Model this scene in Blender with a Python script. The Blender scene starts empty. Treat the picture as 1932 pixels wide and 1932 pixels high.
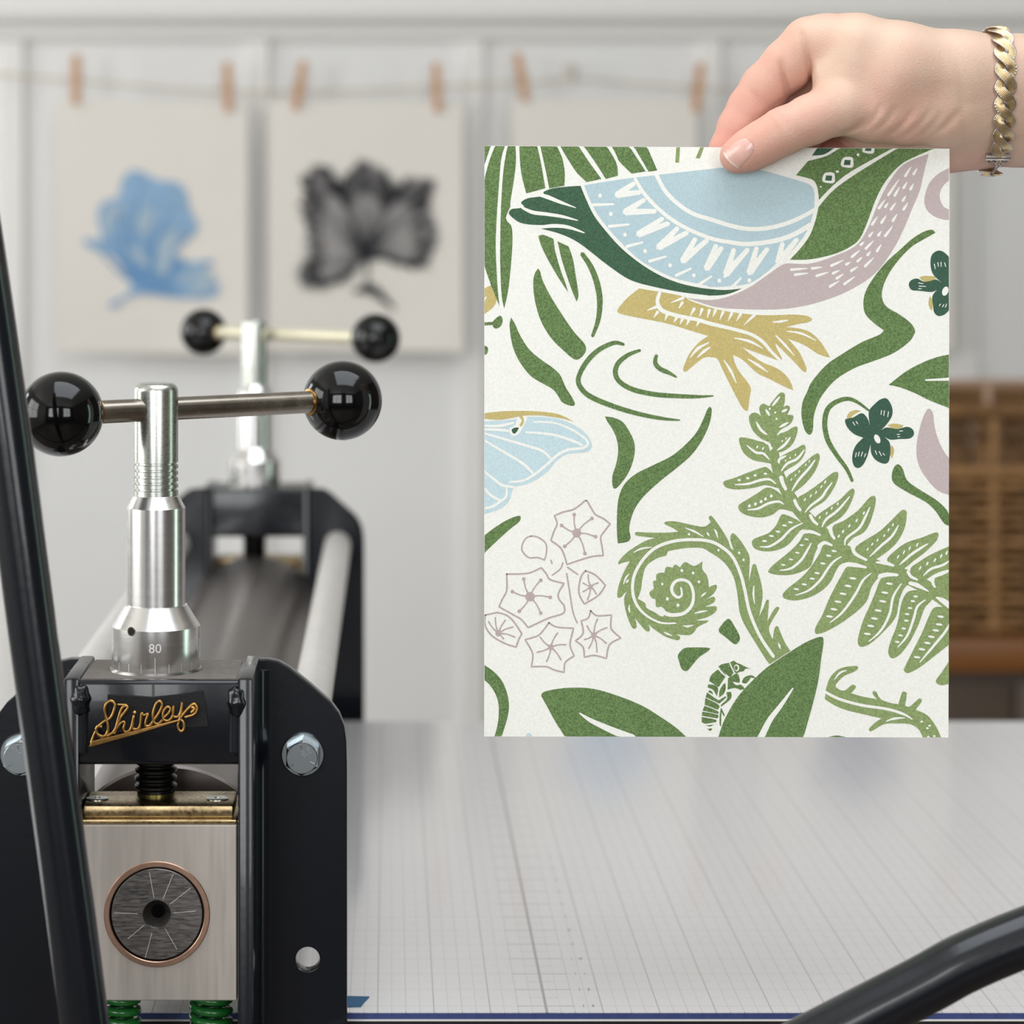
import bpy, bmesh, math, random
import numpy as np
from mathutils import Vector, Matrix, Euler
from mathutils.bvhtree import BVHTree

# ------------------------------------------------------------------ camera, world, lights, exposure
scene = bpy.context.scene
col = scene.collection
F = 4865.0                    # focal length in pixels of the 1932 px frame
VX, VY = 735.0, 440.0         # where the camera's level axis meets the frame
CZ = 1.3005                   # camera height
BED = CZ - 0.3505             # top of the press bed

cam_data = bpy.data.cameras.new('camera')
cam = bpy.data.objects.new('camera', cam_data)
col.objects.link(cam)
cam.location = (0, 0, CZ)
cam.rotation_euler = (math.pi / 2, 0, 0)
cam_data.sensor_fit = 'HORIZONTAL'
cam_data.sensor_width = 36.0
cam_data.lens = F / 1932 * 36.0
cam_data.shift_x = (966 - VX) / 1932
cam_data.shift_y = -(966 - VY) / 1932
cam_data.clip_start = 0.05
cam_data.dof.use_dof = True
cam_data.dof.focus_distance = 1.118
cam_data.dof.aperture_fstop = 9.0
scene.camera = cam

world = bpy.data.worlds.new('world')
scene.world = world
world.use_nodes = True
world.node_tree.nodes['Background'].inputs[0].default_value = (0.80, 0.88, 1.0, 1)
world.node_tree.nodes['Background'].inputs[1].default_value = 0.6

vs = scene.view_settings
vs.view_transform = 'Standard'
vs.look = 'None'
vs.gamma = 1.0
vs.use_curve_mapping = False
vs.exposure = -1.08

RX0, RX1, RY0, RY1, RZ1 = -2.4, 2.6, -2.3, 3.62, 2.75      # the room

def window_light(name, loc, rot, sx, sy, power, color):
    l = bpy.data.lights.new(name, 'AREA')
    l.shape = 'RECTANGLE'
    l.size, l.size_y = sx, sy
    l.energy = power
    l.color = color
    o = bpy.data.objects.new(name, l)
    o.location = loc
    o.rotation_euler = rot
    col.objects.link(o)
    return o

HP = math.pi / 2
# daylight entering through the windows of the room (rear wall, left wall, narrow garden door at right)
window_light('rear_window_daylight', (-0.95, RY0 - 0.12, 1.72), (HP, 0, 0), 1.7, 1.5, 122, (0.965, 0.98, 0.985))
window_light('rear_window_daylight', (1.35, RY0 - 0.12, 1.72), (HP, 0, 0), 1.3, 1.5, 78, (0.965, 0.98, 0.985))
window_light('side_window_daylight', (RX0 - 0.12, 0.55, 1.70), (HP, 0, -HP), 1.7, 1.5, 90, (1.0, 1.0, 0.945))
window_light('side_window_daylight', (RX0 - 0.12, 2.75, 1.70), (HP, 0, -HP), 0.9, 1.5, 56, (0.97, 0.99, 0.985))
window_light('garden_door_daylight', (RX1 + 0.12, 1.15, 1.25), (HP, 0, HP), 0.34, 1.9, 16, (0.72, 1.0, 0.80))
window_light('added_skylight', (0.3, 0.6, RZ1 + 0.12), (0, 0, 0), 1.6, 1.6, 64, (0.935, 0.98, 1.03))  # unseen skylight, added for light from overhead

# ------------------------------------------------------------------ helpers
def P(px, py, Y):
    """the point at depth Y seen at a pixel of the photograph"""
    return Vector(((px - VX) / F * Y, Y, CZ - (py - VY) / F * Y))

def srgb(h):
    h = h.lstrip('#')
    c = [int(h[i:i + 2], 16) / 255 for i in (0, 2, 4)]
    return tuple((x / 12.92 if x <= 0.04045 else ((x + 0.055) / 1.055) ** 2.4) for x in c) + (1.0,)

def make_mat(name, color, rough=0.5, metal=0.0, noise=0.0, nscale=50.0, stretch=(1, 1, 1), bump=0.0, bscale=None,
             coat=0.0, coat_rough=0.1, spec=0.5, rvar=0.0, sss=0.0, aniso=0.0):
    m = bpy.data.materials.new(name)
    m.use_nodes = True
    nt = m.node_tree
    b = nt.nodes['Principled BSDF']
    c = srgb(color) if isinstance(color, str) else color
    b.inputs['Base Color'].default_value = c
    b.inputs['Roughness'].default_value = rough
    b.inputs['Metallic'].default_value = metal
    b.inputs['Specular IOR Level'].default_value = spec
    b.inputs['Coat Weight'].default_value = coat
    b.inputs['Coat Roughness'].default_value = coat_rough
    b.inputs['Anisotropic'].default_value = aniso
    if sss:
        b.inputs['Subsurface Weight'].default_value = sss
        b.inputs['Subsurface Scale'].default_value = 0.004
        b.inputs['Subsurface Radius'].default_value = (1.0, 0.35, 0.2)
    if noise or bump or rvar:
        tc = nt.nodes.new('ShaderNodeTexCoord')
        mp = nt.nodes.new('ShaderNodeMapping')
        mp.inputs['Scale'].default_value = stretch
        nt.links.new(tc.outputs['Object'], mp.inputs['Vector'])
        nz = nt.nodes.new('ShaderNodeTexNoise')
        nz.inputs['Scale'].default_value = nscale
        nz.inputs['Detail'].default_value = 3
        nt.links.new(mp.outputs[0], nz.inputs['Vector'])
        if noise:
            mr = nt.nodes.new('ShaderNodeMapRange')
            mr.inputs['From Min'].default_value = 0.25
            mr.inputs['From Max'].default_value = 0.75
            mr.inputs['To Min'].default_value = 1 - noise
            mr.inputs['To Max'].default_value = 1 + noise
            nt.links.new(nz.outputs['Fac'], mr.inputs['Value'])
            mx = nt.nodes.new('ShaderNodeVectorMath')
            mx.operation = 'SCALE'
            mx.inputs[0].default_value = c[:3]
            nt.links.new(mr.outputs[0], mx.inputs['Scale'])
            nt.links.new(mx.outputs[0], b.inputs['Base Color'])
        if rvar:
            mr2 = nt.nodes.new('ShaderNodeMapRange')
            mr2.inputs['From Min'].default_value = 0.3
            mr2.inputs['From Max'].default_value = 0.7
            mr2.inputs['To Min'].default_value = max(0.02, rough - rvar)
            mr2.inputs['To Max'].default_value = rough + rvar
            nt.links.new(nz.outputs['Fac'], mr2.inputs['Value'])
            nt.links.new(mr2.outputs[0], b.inputs['Roughness'])
        if bump:
            src = nz
            if bscale:
                src = nt.nodes.new('ShaderNodeTexNoise')
                src.inputs['Scale'].default_value = bscale
                src.inputs['Detail'].default_value = 3
                nt.links.new(mp.outputs[0], src.inputs['Vector'])
            bp = nt.nodes.new('ShaderNodeBump')
            bp.inputs['Strength'].default_value = 1.0
            bp.inputs['Distance'].default_value = bump
            nt.links.new(src.outputs['Fac'], bp.inputs['Height'])
            nt.links.new(bp.outputs[0], b.inputs['Normal'])
    return m

def obj(name, me, mat=None, parent=None, smooth=None):
    """link a mesh as one object; smooth = angle in degrees below which edges are shaded smooth"""
    if mat is not None:
        for m in (mat if isinstance(mat, (list, tuple)) else [mat]):
            me.materials.append(m)
    if smooth is not None:
        me.shade_smooth()
        if smooth < 180:
            me.set_sharp_from_angle(angle=math.radians(smooth))
    o = bpy.data.objects.new(name, me)
    col.objects.link(o)
    if parent is not None:
        o.parent = parent
        if parent.type == 'EMPTY' and parent.get('_world'):
            o.matrix_parent_inverse = Matrix.Translation(-parent.location)
    return o

def tag(o, label=None, category=None, group=None, kind=None):
    if label: o['label'] = label
    if category: o['category'] = category
    if group: o['group'] = group
    if kind: o['kind'] = kind
    return o

def thing(name, loc, label, category, group=None, world_children=True):
    e = bpy.data.objects.new(name, None)
    e.empty_display_size = 0.05
    e.location = loc
    col.objects.link(e)
    if world_children:
        e['_world'] = 1
    return tag(e, label, category, group)

def mesh(verts, faces, name='m'):
    me = bpy.data.meshes.new(name)
    me.from_pydata([tuple(v) for v in verts], [], faces)
    me.update()
    return me

def bm_mesh(bm):
    me = bpy.data.meshes.new('m')
    bmesh.ops.recalc_face_normals(bm, faces=bm.faces)
    bm.to_mesh(me)
    bm.free()
    return me

def box(x0, x1, y0, y1, z0, z1, bev=0.0, seg=2):
    bm = bmesh.new()
    bmesh.ops.create_cube(bm, size=1.0)
    for v in bm.verts:
        v.co = Vector((x0 + (v.co.x + .5) * (x1 - x0), y0 + (v.co.y + .5) * (y1 - y0), z0 + (v.co.z + .5) * (z1 - z0)))
    if bev:
        bmesh.ops.bevel(bm, geom=list(bm.edges), offset=bev, segments=seg, profile=0.5, affect='EDGES')
    return bm_mesh(bm)

def lathe(prof, seg=64, origin=(0, 0, 0), axis='z'):
    """prof: list of (r, h); closed at ends when r = 0"""
    verts, faces, rings = [], [], []
    for r, h in prof:
        if r < 1e-7:
            rings.append([len(verts)]); verts.append((0, 0, h))
        else:
            rings.append(list(range(len(verts), len(verts) + seg)))
            for k in range(seg):
                a = 2 * math.pi * k / seg
                verts.append((r * math.cos(a), r * math.sin(a), h))
    for a, b in zip(rings[:-1], rings[1:]):
        for k in range(seg):
            k2 = (k + 1) % seg
            if len(a) == 1 and len(b) == 1: continue
            if len(a) == 1: faces.append((a[0], b[k2], b[k]))
            elif len(b) == 1: faces.append((a[k], a[k2], b[0]))
            else: faces.append((a[k], a[k2], b[k2], b[k]))
    o = Vector(origin)
    out = []
    for v in verts:
        if axis == 'z': w = Vector(v)
        elif axis == 'y': w = Vector((v[0], v[2], v[1]))
        else: w = Vector((v[2], v[1], v[0]))
        out.append(w + o)
    me = mesh(out, faces)
    bm = bmesh.new(); bm.from_mesh(me)
    bmesh.ops.recalc_face_normals(bm, faces=bm.faces)
    bm.to_mesh(me); bm.free()
    return me

def crom(pts, n=8, closed=False):
    """Catmull-Rom through the points; a repeated point makes a corner"""
    pts = [Vector(p) for p in pts]
    m = len(pts)
    out = []
    rng = range(m) if closed else range(m - 1)
    for i in rng:
        if closed:
            p0, p1, p2, p3 = pts[i - 1], pts[i], pts[(i + 1) % m], pts[(i + 2) % m]
        else:
            p0, p1, p2, p3 = pts[max(i - 1, 0)], pts[i], pts[i + 1], pts[min(i + 2, m - 1)]
        if (p2 - p1).length < 1e-9:
            continue
        for k in range(n):
            t = k / n
            out.append(0.5 * ((2 * p1) + (p2 - p0) * t + (2 * p0 - 5 * p1 + 4 * p2 - p3) * t * t + (3 * p1 - p0 - 3 * p2 + p3) * t ** 3))
    if not closed:
        out.append(pts[-1])
    return out

def tube(path, rad, seg=10, closed=False, caps=True, flat=1.0, up0=None):
    """swept tube; rad a number or one per point"""
    path = [Vector(p) for p in path]
    n = len(path)
    if not isinstance(rad, (list, tuple)): rad = [rad] * n
    verts, faces = [], []
    t_prev = None; nrm = None
    for i in range(n):
        a = path[i - 1] if (i > 0 or closed) else path[i]
        b = path[(i + 1) % n] if (i < n - 1 or closed) else path[i]
        t = (b - a).normalized()
        if nrm is None:
            ref = Vector(up0) if up0 is not None else (Vector((0, 0, 1)) if abs(t.z) < .9 else Vector((1, 0, 0)))
            nrm = (ref - t * ref.dot(t)).normalized()
        else:
            nrm = (nrm - t * nrm.dot(t))
            nrm = nrm.normalized() if nrm.length > 1e-9 else t.orthogonal().normalized()
        bn = t.cross(nrm)
        for k in range(seg):
            ang = 2 * math.pi * k / seg
            verts.append(path[i] + (nrm * math.cos(ang) + bn * math.sin(ang) * flat) * rad[i])
    last = n if closed else n - 1
    for i in range(last):
        for k in range(seg):
            a, b = i * seg + k, i * seg + (k + 1) % seg
            c, d = ((i + 1) % n) * seg + (k + 1) % seg, ((i + 1) % n) * seg + k
            faces.append((a, b, c, d))
    if caps and not closed:
        faces.append(tuple(range(seg - 1, -1, -1)))
        faces.append(tuple((n - 1) * seg + k for k in range(seg)))
    return mesh(verts, faces)

def join_meshes(ms):
    bm = bmesh.new()
    for me in ms:
        bm.from_mesh(me)
        bpy.data.meshes.remove(me)
    me = bpy.data.meshes.new('m')
    bm.to_mesh(me); bm.free()
    return me

def plate(outline, holes, y0, y1, bev=0.0007):
    """a flat plate in the XZ plane between depths y0 and y1, with holes; outline and holes are lists of (x, z)"""
    cu = bpy.data.curves.new('c', 'CURVE')
    cu.dimensions = '2D'
    cu.fill_mode = 'BOTH'
    for loop in [outline] + holes:
        sp = cu.splines.new('POLY')
        sp.points.add(len(loop) - 1)
        for p, (x, z) in zip(sp.points, loop): p.co = (x, z, 0, 1)
        sp.use_cyclic_u = True
    cu.extrude = (y1 - y0) / 2 - bev
    cu.bevel_depth = bev
    cu.bevel_resolution = 1
    cu.offset = -bev
    o = bpy.data.objects.new('c', cu)
    col.objects.link(o)
    dg = bpy.context.evaluated_depsgraph_get()
    me = bpy.data.meshes.new_from_object(o.evaluated_get(dg))
    bpy.data.objects.remove(o); bpy.data.curves.remove(cu)
    for v in me.vertices:
        x, z, d = v.co
        v.co = (x, (y0 + y1) / 2 + d, z)
    me.materials.clear()
    bm = bmesh.new(); bm.from_mesh(me)
    bmesh.ops.recalc_face_normals(bm, faces=bm.faces)
    bm.to_mesh(me); bm.free()
    return me

def text_mesh(s, size, extrude=0.0):
    cu = bpy.data.curves.new('t', 'FONT')
    cu.body = s; cu.size = size; cu.align_x = 'CENTER'; cu.align_y = 'CENTER'
    cu.extrude = extrude
    cu.resolution_u = 3
    o = bpy.data.objects.new('t', cu)
    col.objects.link(o)
    dg = bpy.context.evaluated_depsgraph_get()
    me = bpy.data.meshes.new_from_object(o.evaluated_get(dg))
    bpy.data.objects.remove(o); bpy.data.curves.remove(cu)
    me.materials.clear()
    return me

def circle(cx, cz, r, n=40):
    return [(cx + r * math.cos(2 * math.pi * k / n), cz + r * math.sin(2 * math.pi * k / n)) for k in range(n)]

def copy_tree(o, parent=None, matrix=None):
    c = o.copy(); col.objects.link(c)
    if parent is not None: c.parent = parent
    for ch in list(o.children): copy_tree(ch, c)
    return c

rnd = random.Random(7)
# ------------------------------------------------------------------ materials of the setting
M_wall = make_mat('wall_paint', '#e6e5e4', 0.7, noise=0.015, nscale=3, spec=0.2)
M_trim = make_mat('trim_paint', '#e8e6e3', 0.5, spec=0.3)
M_floor = make_mat('floor_boards', '#6d6055', 0.45, noise=0.25, nscale=6, stretch=(1, 8, 1))
M_ceil = make_mat('ceiling_paint', '#e6e4e0', 0.8)
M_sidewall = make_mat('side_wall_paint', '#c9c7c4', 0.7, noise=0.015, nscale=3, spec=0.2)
M_rearwall = make_mat('darkened_wall_paint', '#5a544e', 0.7, noise=0.015, nscale=3, spec=0.2)  # shade of the unlit room behind the camera put into the wall colour

def struct(name, me, mat, parent=None, smooth=None):
    o = obj(name, me, mat, parent, smooth)
    if parent is None: o['kind'] = 'structure'
    return o

T = 0.1
struct('floor', box(RX0 - T, RX1 + T, RY0 - T, RY1 + T, -0.08, 0), M_floor)

def wall_with_openings(axis, at0, at1, a0, a1, opens):
    """wall slab along X (axis 'x', depths at0..at1) or along Y; opens: list of (a, b, z0, z1)"""
    ms = []
    cuts = sorted(opens)
    def piece(u0, u1, z0, z1):
        if u1 - u0 < 1e-4 or z1 - z0 < 1e-4: return
        ms.append(box(u0, u1, at0, at1, z0, z1) if axis == 'x' else box(at0, at1, u0, u1, z0, z1))
    u = a0
    for (b0, b1, z0, z1) in cuts:
        piece(u, b0, 0, RZ1)
        piece(b0, b1, 0, z0); piece(b0, b1, z1, RZ1)
        u = b1
    piece(u, a1, 0, RZ1)
    return join_meshes(ms)

struct('wall_back', wall_with_openings('x', RY1, RY1 + T, RX0 - T, RX1 + T, []), M_wall)
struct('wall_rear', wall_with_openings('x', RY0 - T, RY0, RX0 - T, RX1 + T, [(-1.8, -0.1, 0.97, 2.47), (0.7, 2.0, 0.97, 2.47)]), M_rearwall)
struct('wall_left', wall_with_openings('y', RX0 - T, RX0, RY0, RY1, [(-0.3, 1.4, 0.95, 2.45), (2.3, 3.2, 0.95, 2.45)]), M_sidewall)
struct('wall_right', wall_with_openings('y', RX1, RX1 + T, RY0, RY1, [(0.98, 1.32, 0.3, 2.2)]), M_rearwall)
struct('ceiling', join_meshes([box(RX0 - T, -0.5, RY0 - T, RY1 + T, RZ1, RZ1 + T), box(1.1, RX1 + T, RY0 - T, RY1 + T, RZ1, RZ1 + T),
                               box(-0.5, 1.1, RY0 - T, -0.2, RZ1, RZ1 + T), box(-0.5, 1.1, 1.4, RY1 + T, RZ1, RZ1 + T)]), M_ceil)

def window_frame(n, axis, at, a0, a1, z0, z1, nv, nh):
    w = 0.035
    ms = []
    def bar(u0, u1, q0, q1):
        ms.append(box(u0, u1, at - .02, at + .02, q0, q1) if axis == 'x' else box(at - .02, at + .02, u0, u1, q0, q1))
    bar(a0, a1, z0, z0 + w); bar(a0, a1, z1 - w, z1); bar(a0, a0 + w, z0 + w, z1 - w); bar(a1 - w, a1, z0 + w, z1 - w)
    for i in range(1, nv):
        c = a0 + (a1 - a0) * i / nv
        bar(c - w / 2, c + w / 2, z0 + w, z1 - w)
    for i in range(1, nh):
        c = z0 + (z1 - z0) * i / nh
        for k in range(nv):
            u0 = a0 + (a1 - a0) * k / nv + (w if k == 0 else w / 2); u1 = a0 + (a1 - a0) * (k + 1) / nv - (w if k == nv - 1 else w / 2)
            bar(u0, u1, c - w / 3, c + w / 3)
    struct('window_%d' % n, join_meshes(ms), M_trim)

window_frame(1, 'x', RY0 - 0.05, -1.8, -0.1, 0.97, 2.47, 2, 2)
window_frame(2, 'x', RY0 - 0.05, 0.7, 2.0, 0.97, 2.47, 2, 2)
window_frame(3, 'y', RX0 - 0.05, -0.3, 1.4, 0.95, 2.45, 2, 2)
window_frame(4, 'y', RX0 - 0.05, 2.3, 3.2, 0.95, 2.45, 1, 2)
window_frame(5, 'y', RX1 + 0.05, 0.98, 1.32, 0.3, 2.2, 1, 2)

# picture rail along the back wall, swept profile (depth from wall, height)
def rail(name, z, prof):
    verts, faces = [], []
    n = len(prof)
    for x in (RX0, RX1):
        for d, h in prof: verts.append((x, RY1 - d, z + h))
    for i in range(n):
        j = (i + 1) % n
        faces.append((i, j, n + j, n + i))
    faces.append(tuple(range(n))); faces.append(tuple(range(2 * n - 1, n - 1, -1)))
    me = mesh(verts, faces)
    bm = bmesh.new(); bm.from_mesh(me)
    return struct(name, bm_mesh(bm), M_trim, None, 30)

zr = P(0, 72, 3.59).z
rail('trim_1', zr, [(0, 0), (0.012, 0.0), (0.016, 0.006), (0.018, 0.016), (0.026, 0.024), (0.034, 0.028), (0.036, 0.034), (0.036, 0.040), (0.028, 0.046), (0.022, 0.05),
                    (0.022, 0.068), (0.030, 0.072), (0.030, 0.10), (0, 0.10)])
rail('baseboard_back', 0.0, [(0, 0), (0.018, 0), (0.018, 0.11), (0.012, 0.125), (0, 0.13)])
for k, px in enumerate((-420, 22, 486, 892, 1340, 1826, 2290)):
    x = P(px, 0, 3.61).x
    struct('trim_%d' % (k + 2), box(x - 0.017, x + 0.017, RY1 - 0.009, RY1 + 0.001, 0.13, zr, 0.003), M_trim)
# ------------------------------------------------------------------ the etching press
M_paint = make_mat('dark_blue_grey_enamel', '#0b0f16', 0.25, noise=0.05, nscale=60, bump=0.00005, bscale=260, coat=0.25, coat_rough=0.06, spec=0.4)
M_alu = make_mat('turned_aluminium', '#e6e5e4', 0.25, 1.0, noise=0.05, nscale=30, stretch=(1, 1, 60), rvar=0.02)
M_zinc = make_mat('zinc_plated_steel', '#c9ccc6', 0.28, 1.0, noise=0.04, nscale=900, rvar=0.02)
M_block = make_mat('brushed_aluminium', '#aba49d', 0.42, 0.5, noise=0.07, nscale=420, stretch=(1, 1, 0.05), rvar=0.06, bump=0.00001)
M_bolt = make_mat('galvanised_bolt', '#a3abaf', 0.26, 1.0)
M_rod = make_mat('dull_steel_rod', '#9d958b', 0.26, 1.0, noise=0.10, nscale=120, stretch=(1, 1, 1), rvar=0.05)
M_rodfar = make_mat('rod_painted_reflection', '#e2dcc4', 0.45, 0.55)  # paler than the near rod: a bright reflection put into the colour
M_steel = make_mat('ground_steel', '#8d8a88', 0.32, 1.0, noise=0.12, nscale=220, stretch=(1, 0.06, 1), rvar=0.06)
M_axle = make_mat('machined_axle_end', '#7d7a78', 0.34, 1.0, noise=0.20, nscale=5200, stretch=(0.05, 1, 0.5), rvar=0.08)
M_bronze = make_mat('bronze_bushing', '#b08f7c', 0.35, 1.0, noise=0.1, nscale=300)
M_brassbar = make_mat('aged_brass', '#a8936f', 0.30, 1.0, noise=0.18, nscale=500, rvar=0.08, bump=0.00003)
M_badge = make_mat('badge_brass', '#a9834c', 0.30, 1.0, noise=0.25, nscale=500, bump=0.00005)
M_hole = make_mat('shaded_hole_steel', '#3a3632', .35, .35, noise=.2, nscale=900)  # darker than the axle: shade of the recess put into the colour
M_holeshade = make_mat('hole_shade', '#030303', .9, spec=.1)
M_black = make_mat('black_phenolic', '#060607', 0.10, 0, spec=0.42)
M_thread = make_mat('oily_black_steel', '#1a1918', 0.32, 0.6, noise=0.3, nscale=300)
M_oil = make_mat('oiled_screw_tip', '#6f6a3f', 0.25, 0.9, noise=0.45, nscale=240)
M_felt = make_mat('black_hook_tape', '#141416', 0.9, noise=0.5, nscale=1500, bump=0.0004, bscale=1300)
M_green = make_mat('green_spring_enamel', '#1f6a2c', 0.3, noise=0.15, nscale=200, coat=0.3)
M_tie = make_mat('grey_tie_rod', '#cfcbc7', 0.40, 0.3, noise=0.06, nscale=60)
M_roller = make_mat('steel_roller', '#77706d', 0.34, 1.0, noise=0.10, nscale=60, stretch=(1, 0.05, 1), rvar=0.04)
M_blue = make_mat('blue_mat_core', '#2f3f74', 0.5, noise=0.2, nscale=300, stretch=(1, 1, 0.1))
M_whiteedge = make_mat('pale_edge_strip', '#d9d6d2', 0.4)
M_dust = make_mat('grey_dust', '#6b655f', .9, noise=.2, nscale=250)
M_dark = make_mat('dark_bed_steel', '#1d1d20', 0.5, 0.3)
M_engrave = make_mat('engraved_line', '#5d5b58', 0.5, 0.8)
M_engrave_l = make_mat('engraved_bright_line', '#dddbd8', 0.45, 0.7)

press = thing('etching_press', (-0.0975, 1.53, 0), 'dark blue-grey etching press with black ball handles and grid-marked bed', 'printing press')
FC = -0.0975                       # frame centre
SC = -0.1012                       # pressure screw axis
Z = lambda py, Y: CZ - (py - VY) / F * Y
Yf, Yb = 1.088, 1.146              # near frame front and back
Yax = 1.117
FARC = 1.932                       # far frame centre depth
def mirror_y(Y): return Yax + FARC - Y

Z_bt, Z_bb = Z(1283, 1.09), Z(1443, 1.09)
Z_low = 0.62

def frame(mir):
    """one side frame of the press; mir mirrors it in depth to the far side"""
    my = (lambda Y: mirror_y(Y)) if mir else (lambda Y: Y)
    def ybox(x0, x1, y0, y1, z0, z1, bev, seg=2):
        a, b = sorted((my(y0), my(y1)))
        return box(x0, x1, a, b, z0, z1, bev, seg)
    hw, th = 0.0334, 0.0066
    # crossbeam with softened corners
    beam = obj('crossbeam', ybox(FC - hw - .002, FC + hw + .002, Yf + .001, Yb - .004, Z_bb, Z_bt, 0.0022, 3), M_paint, press, 40)
    for s in (-1, 1):
        x0 = FC + s * hw; x1 = FC + s * (hw + th)
        a, b = min(x0, x1), max(x0, x1)
        obj('post', ybox(a, b, Yf - .0005, Yb, Z_low, Z_bt + 0.0012, 0.0012), M_paint, press, 40)
        # side plate with a rounded, sloping shoulder
        if not mir:
            pts = [(470, 1243), (505, 1243), (525, 1247), (545, 1258), (585, 1290), (625, 1325), (640, 1345), (650, 1370), (654, 1400), (655, 1450)]
        else:
            pts = [(470, 1243), (495, 1243), (530, 1246), (552, 1260), (585, 1290), (625, 1325), (640, 1345), (650, 1370), (654, 1400), (655, 1450)]
        out = [(P(x, y, 1.14).x, P(x, y, 1.14).z) for x, y in pts]
        out = [(p[0], p[1]) for p in [(FC + hw + .003, out[0][1])] + out[1:]]
        out += [(out[-1][0], Z_low), (FC + hw + .003, Z_low)]
        hb = P(581, 1808, 1.14)
        holes = [circle(hb.x, hb.z, 22.5 / F * 1.14)] if s > 0 and not mir else []
        if s < 0:
            out = [(2 * FC - x, z) for x, z in out][::-1]
            holes = [[(2 * FC - x, z) for x, z in h] for h in holes]
        a, b = sorted((my(1.1385), my(Yb)))
        obj('side_plate', plate(out, holes, a, b, 0.0006), M_paint, press, 35)
        # weld fillet filling the inner corner of post and plate
        r = 0.007
        base = [(0, 0)] + [(r - r * math.sin(t), r - r * math.cos(t)) for t in [i / 6 * HP for i in range(7)]]
        verts, faces = [], []
        for z in (Z_low, Z_bt - 0.004):
            for (u, w) in base:
                verts.append((x1 + s * (u - .0002), my(1.1387 - w), z))
        n = len(base)
        for i in range(n): faces.append((i, (i + 1) % n, n + (i + 1) % n, n + i))
        faces.append(tuple(range(n))); faces.append(tuple(range(2 * n - 1, n - 1, -1)))
        bm = bmesh.new(); bm.from_mesh(mesh(verts, faces))
        obj('corner_fillet', bm_mesh(bm), M_paint, press, 50)
        # lumpy weld beads at the ends of the beam
        path = []; rad = []
        for i in range(61):
            t = i / 60
            path.append((FC + s * (hw - .0012), my(Yf + 0.0030), Z_bt - .0008 - t * (Z_bt - Z_bb - .003)))
            rad.append(.0032 * min(1, i / 6 + .1) * min(1, (60 - i) / 6 + .1))
        wm = lathe([(.0042 * math.sin(math.pi * i / 20), -.0068 * math.cos(math.pi * i / 20)) for i in range(21)], 28, (FC + s * (hw - .0004), my(Yf + .0012), Z_bt - .0085))
        for v in wm.vertices:
            q = v.co - Vector((FC, 0, 0))
            k_ = 1 + .07 * math.sin(q.z * 1300 + s) + .05 * math.sin(q.x * 1500 + q.z * 700)
            c_ = Vector((FC + s * (hw - .0004), my(Yf + .0012), Z_bt - .0085))
            v.co = c_ + (v.co - c_) * k_
        obj('weld_drop', wm, M_paint, beam, 180)
        obj('weld_bead', tube(path, rad, 16), M_paint, beam, 180)
    # bolts that hold the tie rods
    for s in (-1, 1):
        bx = P(570, 1428, 1.13).x
        bx = bx if s > 0 else (P(36, 1428, 1.13).x)
        bz = P(570, 1430, 1.13).z
        bm = bmesh.new()
        R = 0.0080
        hexv = [Vector((bx + R * math.cos(math.radians(60 * k + 28)), my(1.1305), bz + R * math.sin(math.radians(60 * k + 28)))) for k in range(6)]
        fr = [bm.verts.new(v) for v in hexv]
        bk = [bm.verts.new(Vector((v.x, my(1.1365), v.z))) for v in hexv]
        for k in range(6): bm.faces.new((fr[k], fr[(k + 1) % 6], bk[(k + 1) % 6], bk[k]))
        tp = [bm.verts.new(Vector((bx + (v.x - bx) * .86, my(1.1293), bz + (v.z - bz) * .86))) for v in hexv]
        for k in range(6): bm.faces.new((tp[k], tp[(k + 1) % 6], fr[(k + 1) % 6], fr[k]))
        bm.faces.new(tp); bm.faces.new(bk)
        bolt = obj('bolt', bm_mesh(bm), M_bolt, press, 20)
        obj('washer', lathe([(0, -.001), (.0091, -.001), (.0096, 0), (.0091, .001), (0, .001)], 40, (bx, my(1.1375), bz), 'y'), M_bolt, bolt, 40)
        obj('bolt_face', lathe([(0, -.0003), (.0066, -.0003), (.0069, .0004), (0, .0004)], 40, (bx, my(1.1292), bz), 'y'), M_bolt, bolt, 40)
        # raised grade marks on the bolt face
        ms = []
        for a in (95, 215, 335):
            c, sn = math.cos(math.radians(a)), math.sin(math.radians(a))
            ms.append(tube([(bx + .0040 * c, my(1.1288), bz + .0040 * sn), (bx + .0060 * c, my(1.1288), bz + .0060 * sn)], .0003, 6))
        tm = text_mesh('8.8' if s > 0 else 'K10', 0.0042, 0.0001)
        rot = Matrix.Rotation(math.radians(-35 if s > 0 else 35), 3, 'Y')
        for v in tm.vertices:
            q = rot @ Vector((v.co.x, 0, v.co.y))
            v.co = Vector((bx + .002 * s + q.x, my(1.1288) - v.co.z * (1 if not mir else -1), bz + .0024 + q.z))
        ms.append(tm)
        obj('bolt_mark', join_meshes(ms), M_bolt, bolt)
    return beam

beam_near = frame(False)
beam_far = frame(True)
obj('dust_film', box(FC - .0325, FC + .0325, Yf + .0042, Yb - .005, Z_bt - .0001, Z_bt + .0002), M_dust, beam_near)

# tie rods between the frames
for x, zz in ((P(570, 0, 1.13).x, P(0, 1430, 1.13).z), (2 * FC - P(570, 0, 1.13).x, P(0, 1430, 1.13).z)):
    obj('tie_rod', lathe([(0, Yb - .0006), (.0098, Yb - .0006), (.0098, mirror_y(Yb) + .0006), (0, mirror_y(Yb) + .0006)], 40, (x, 0, zz), 'y'), M_tie, press, 40)

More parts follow.
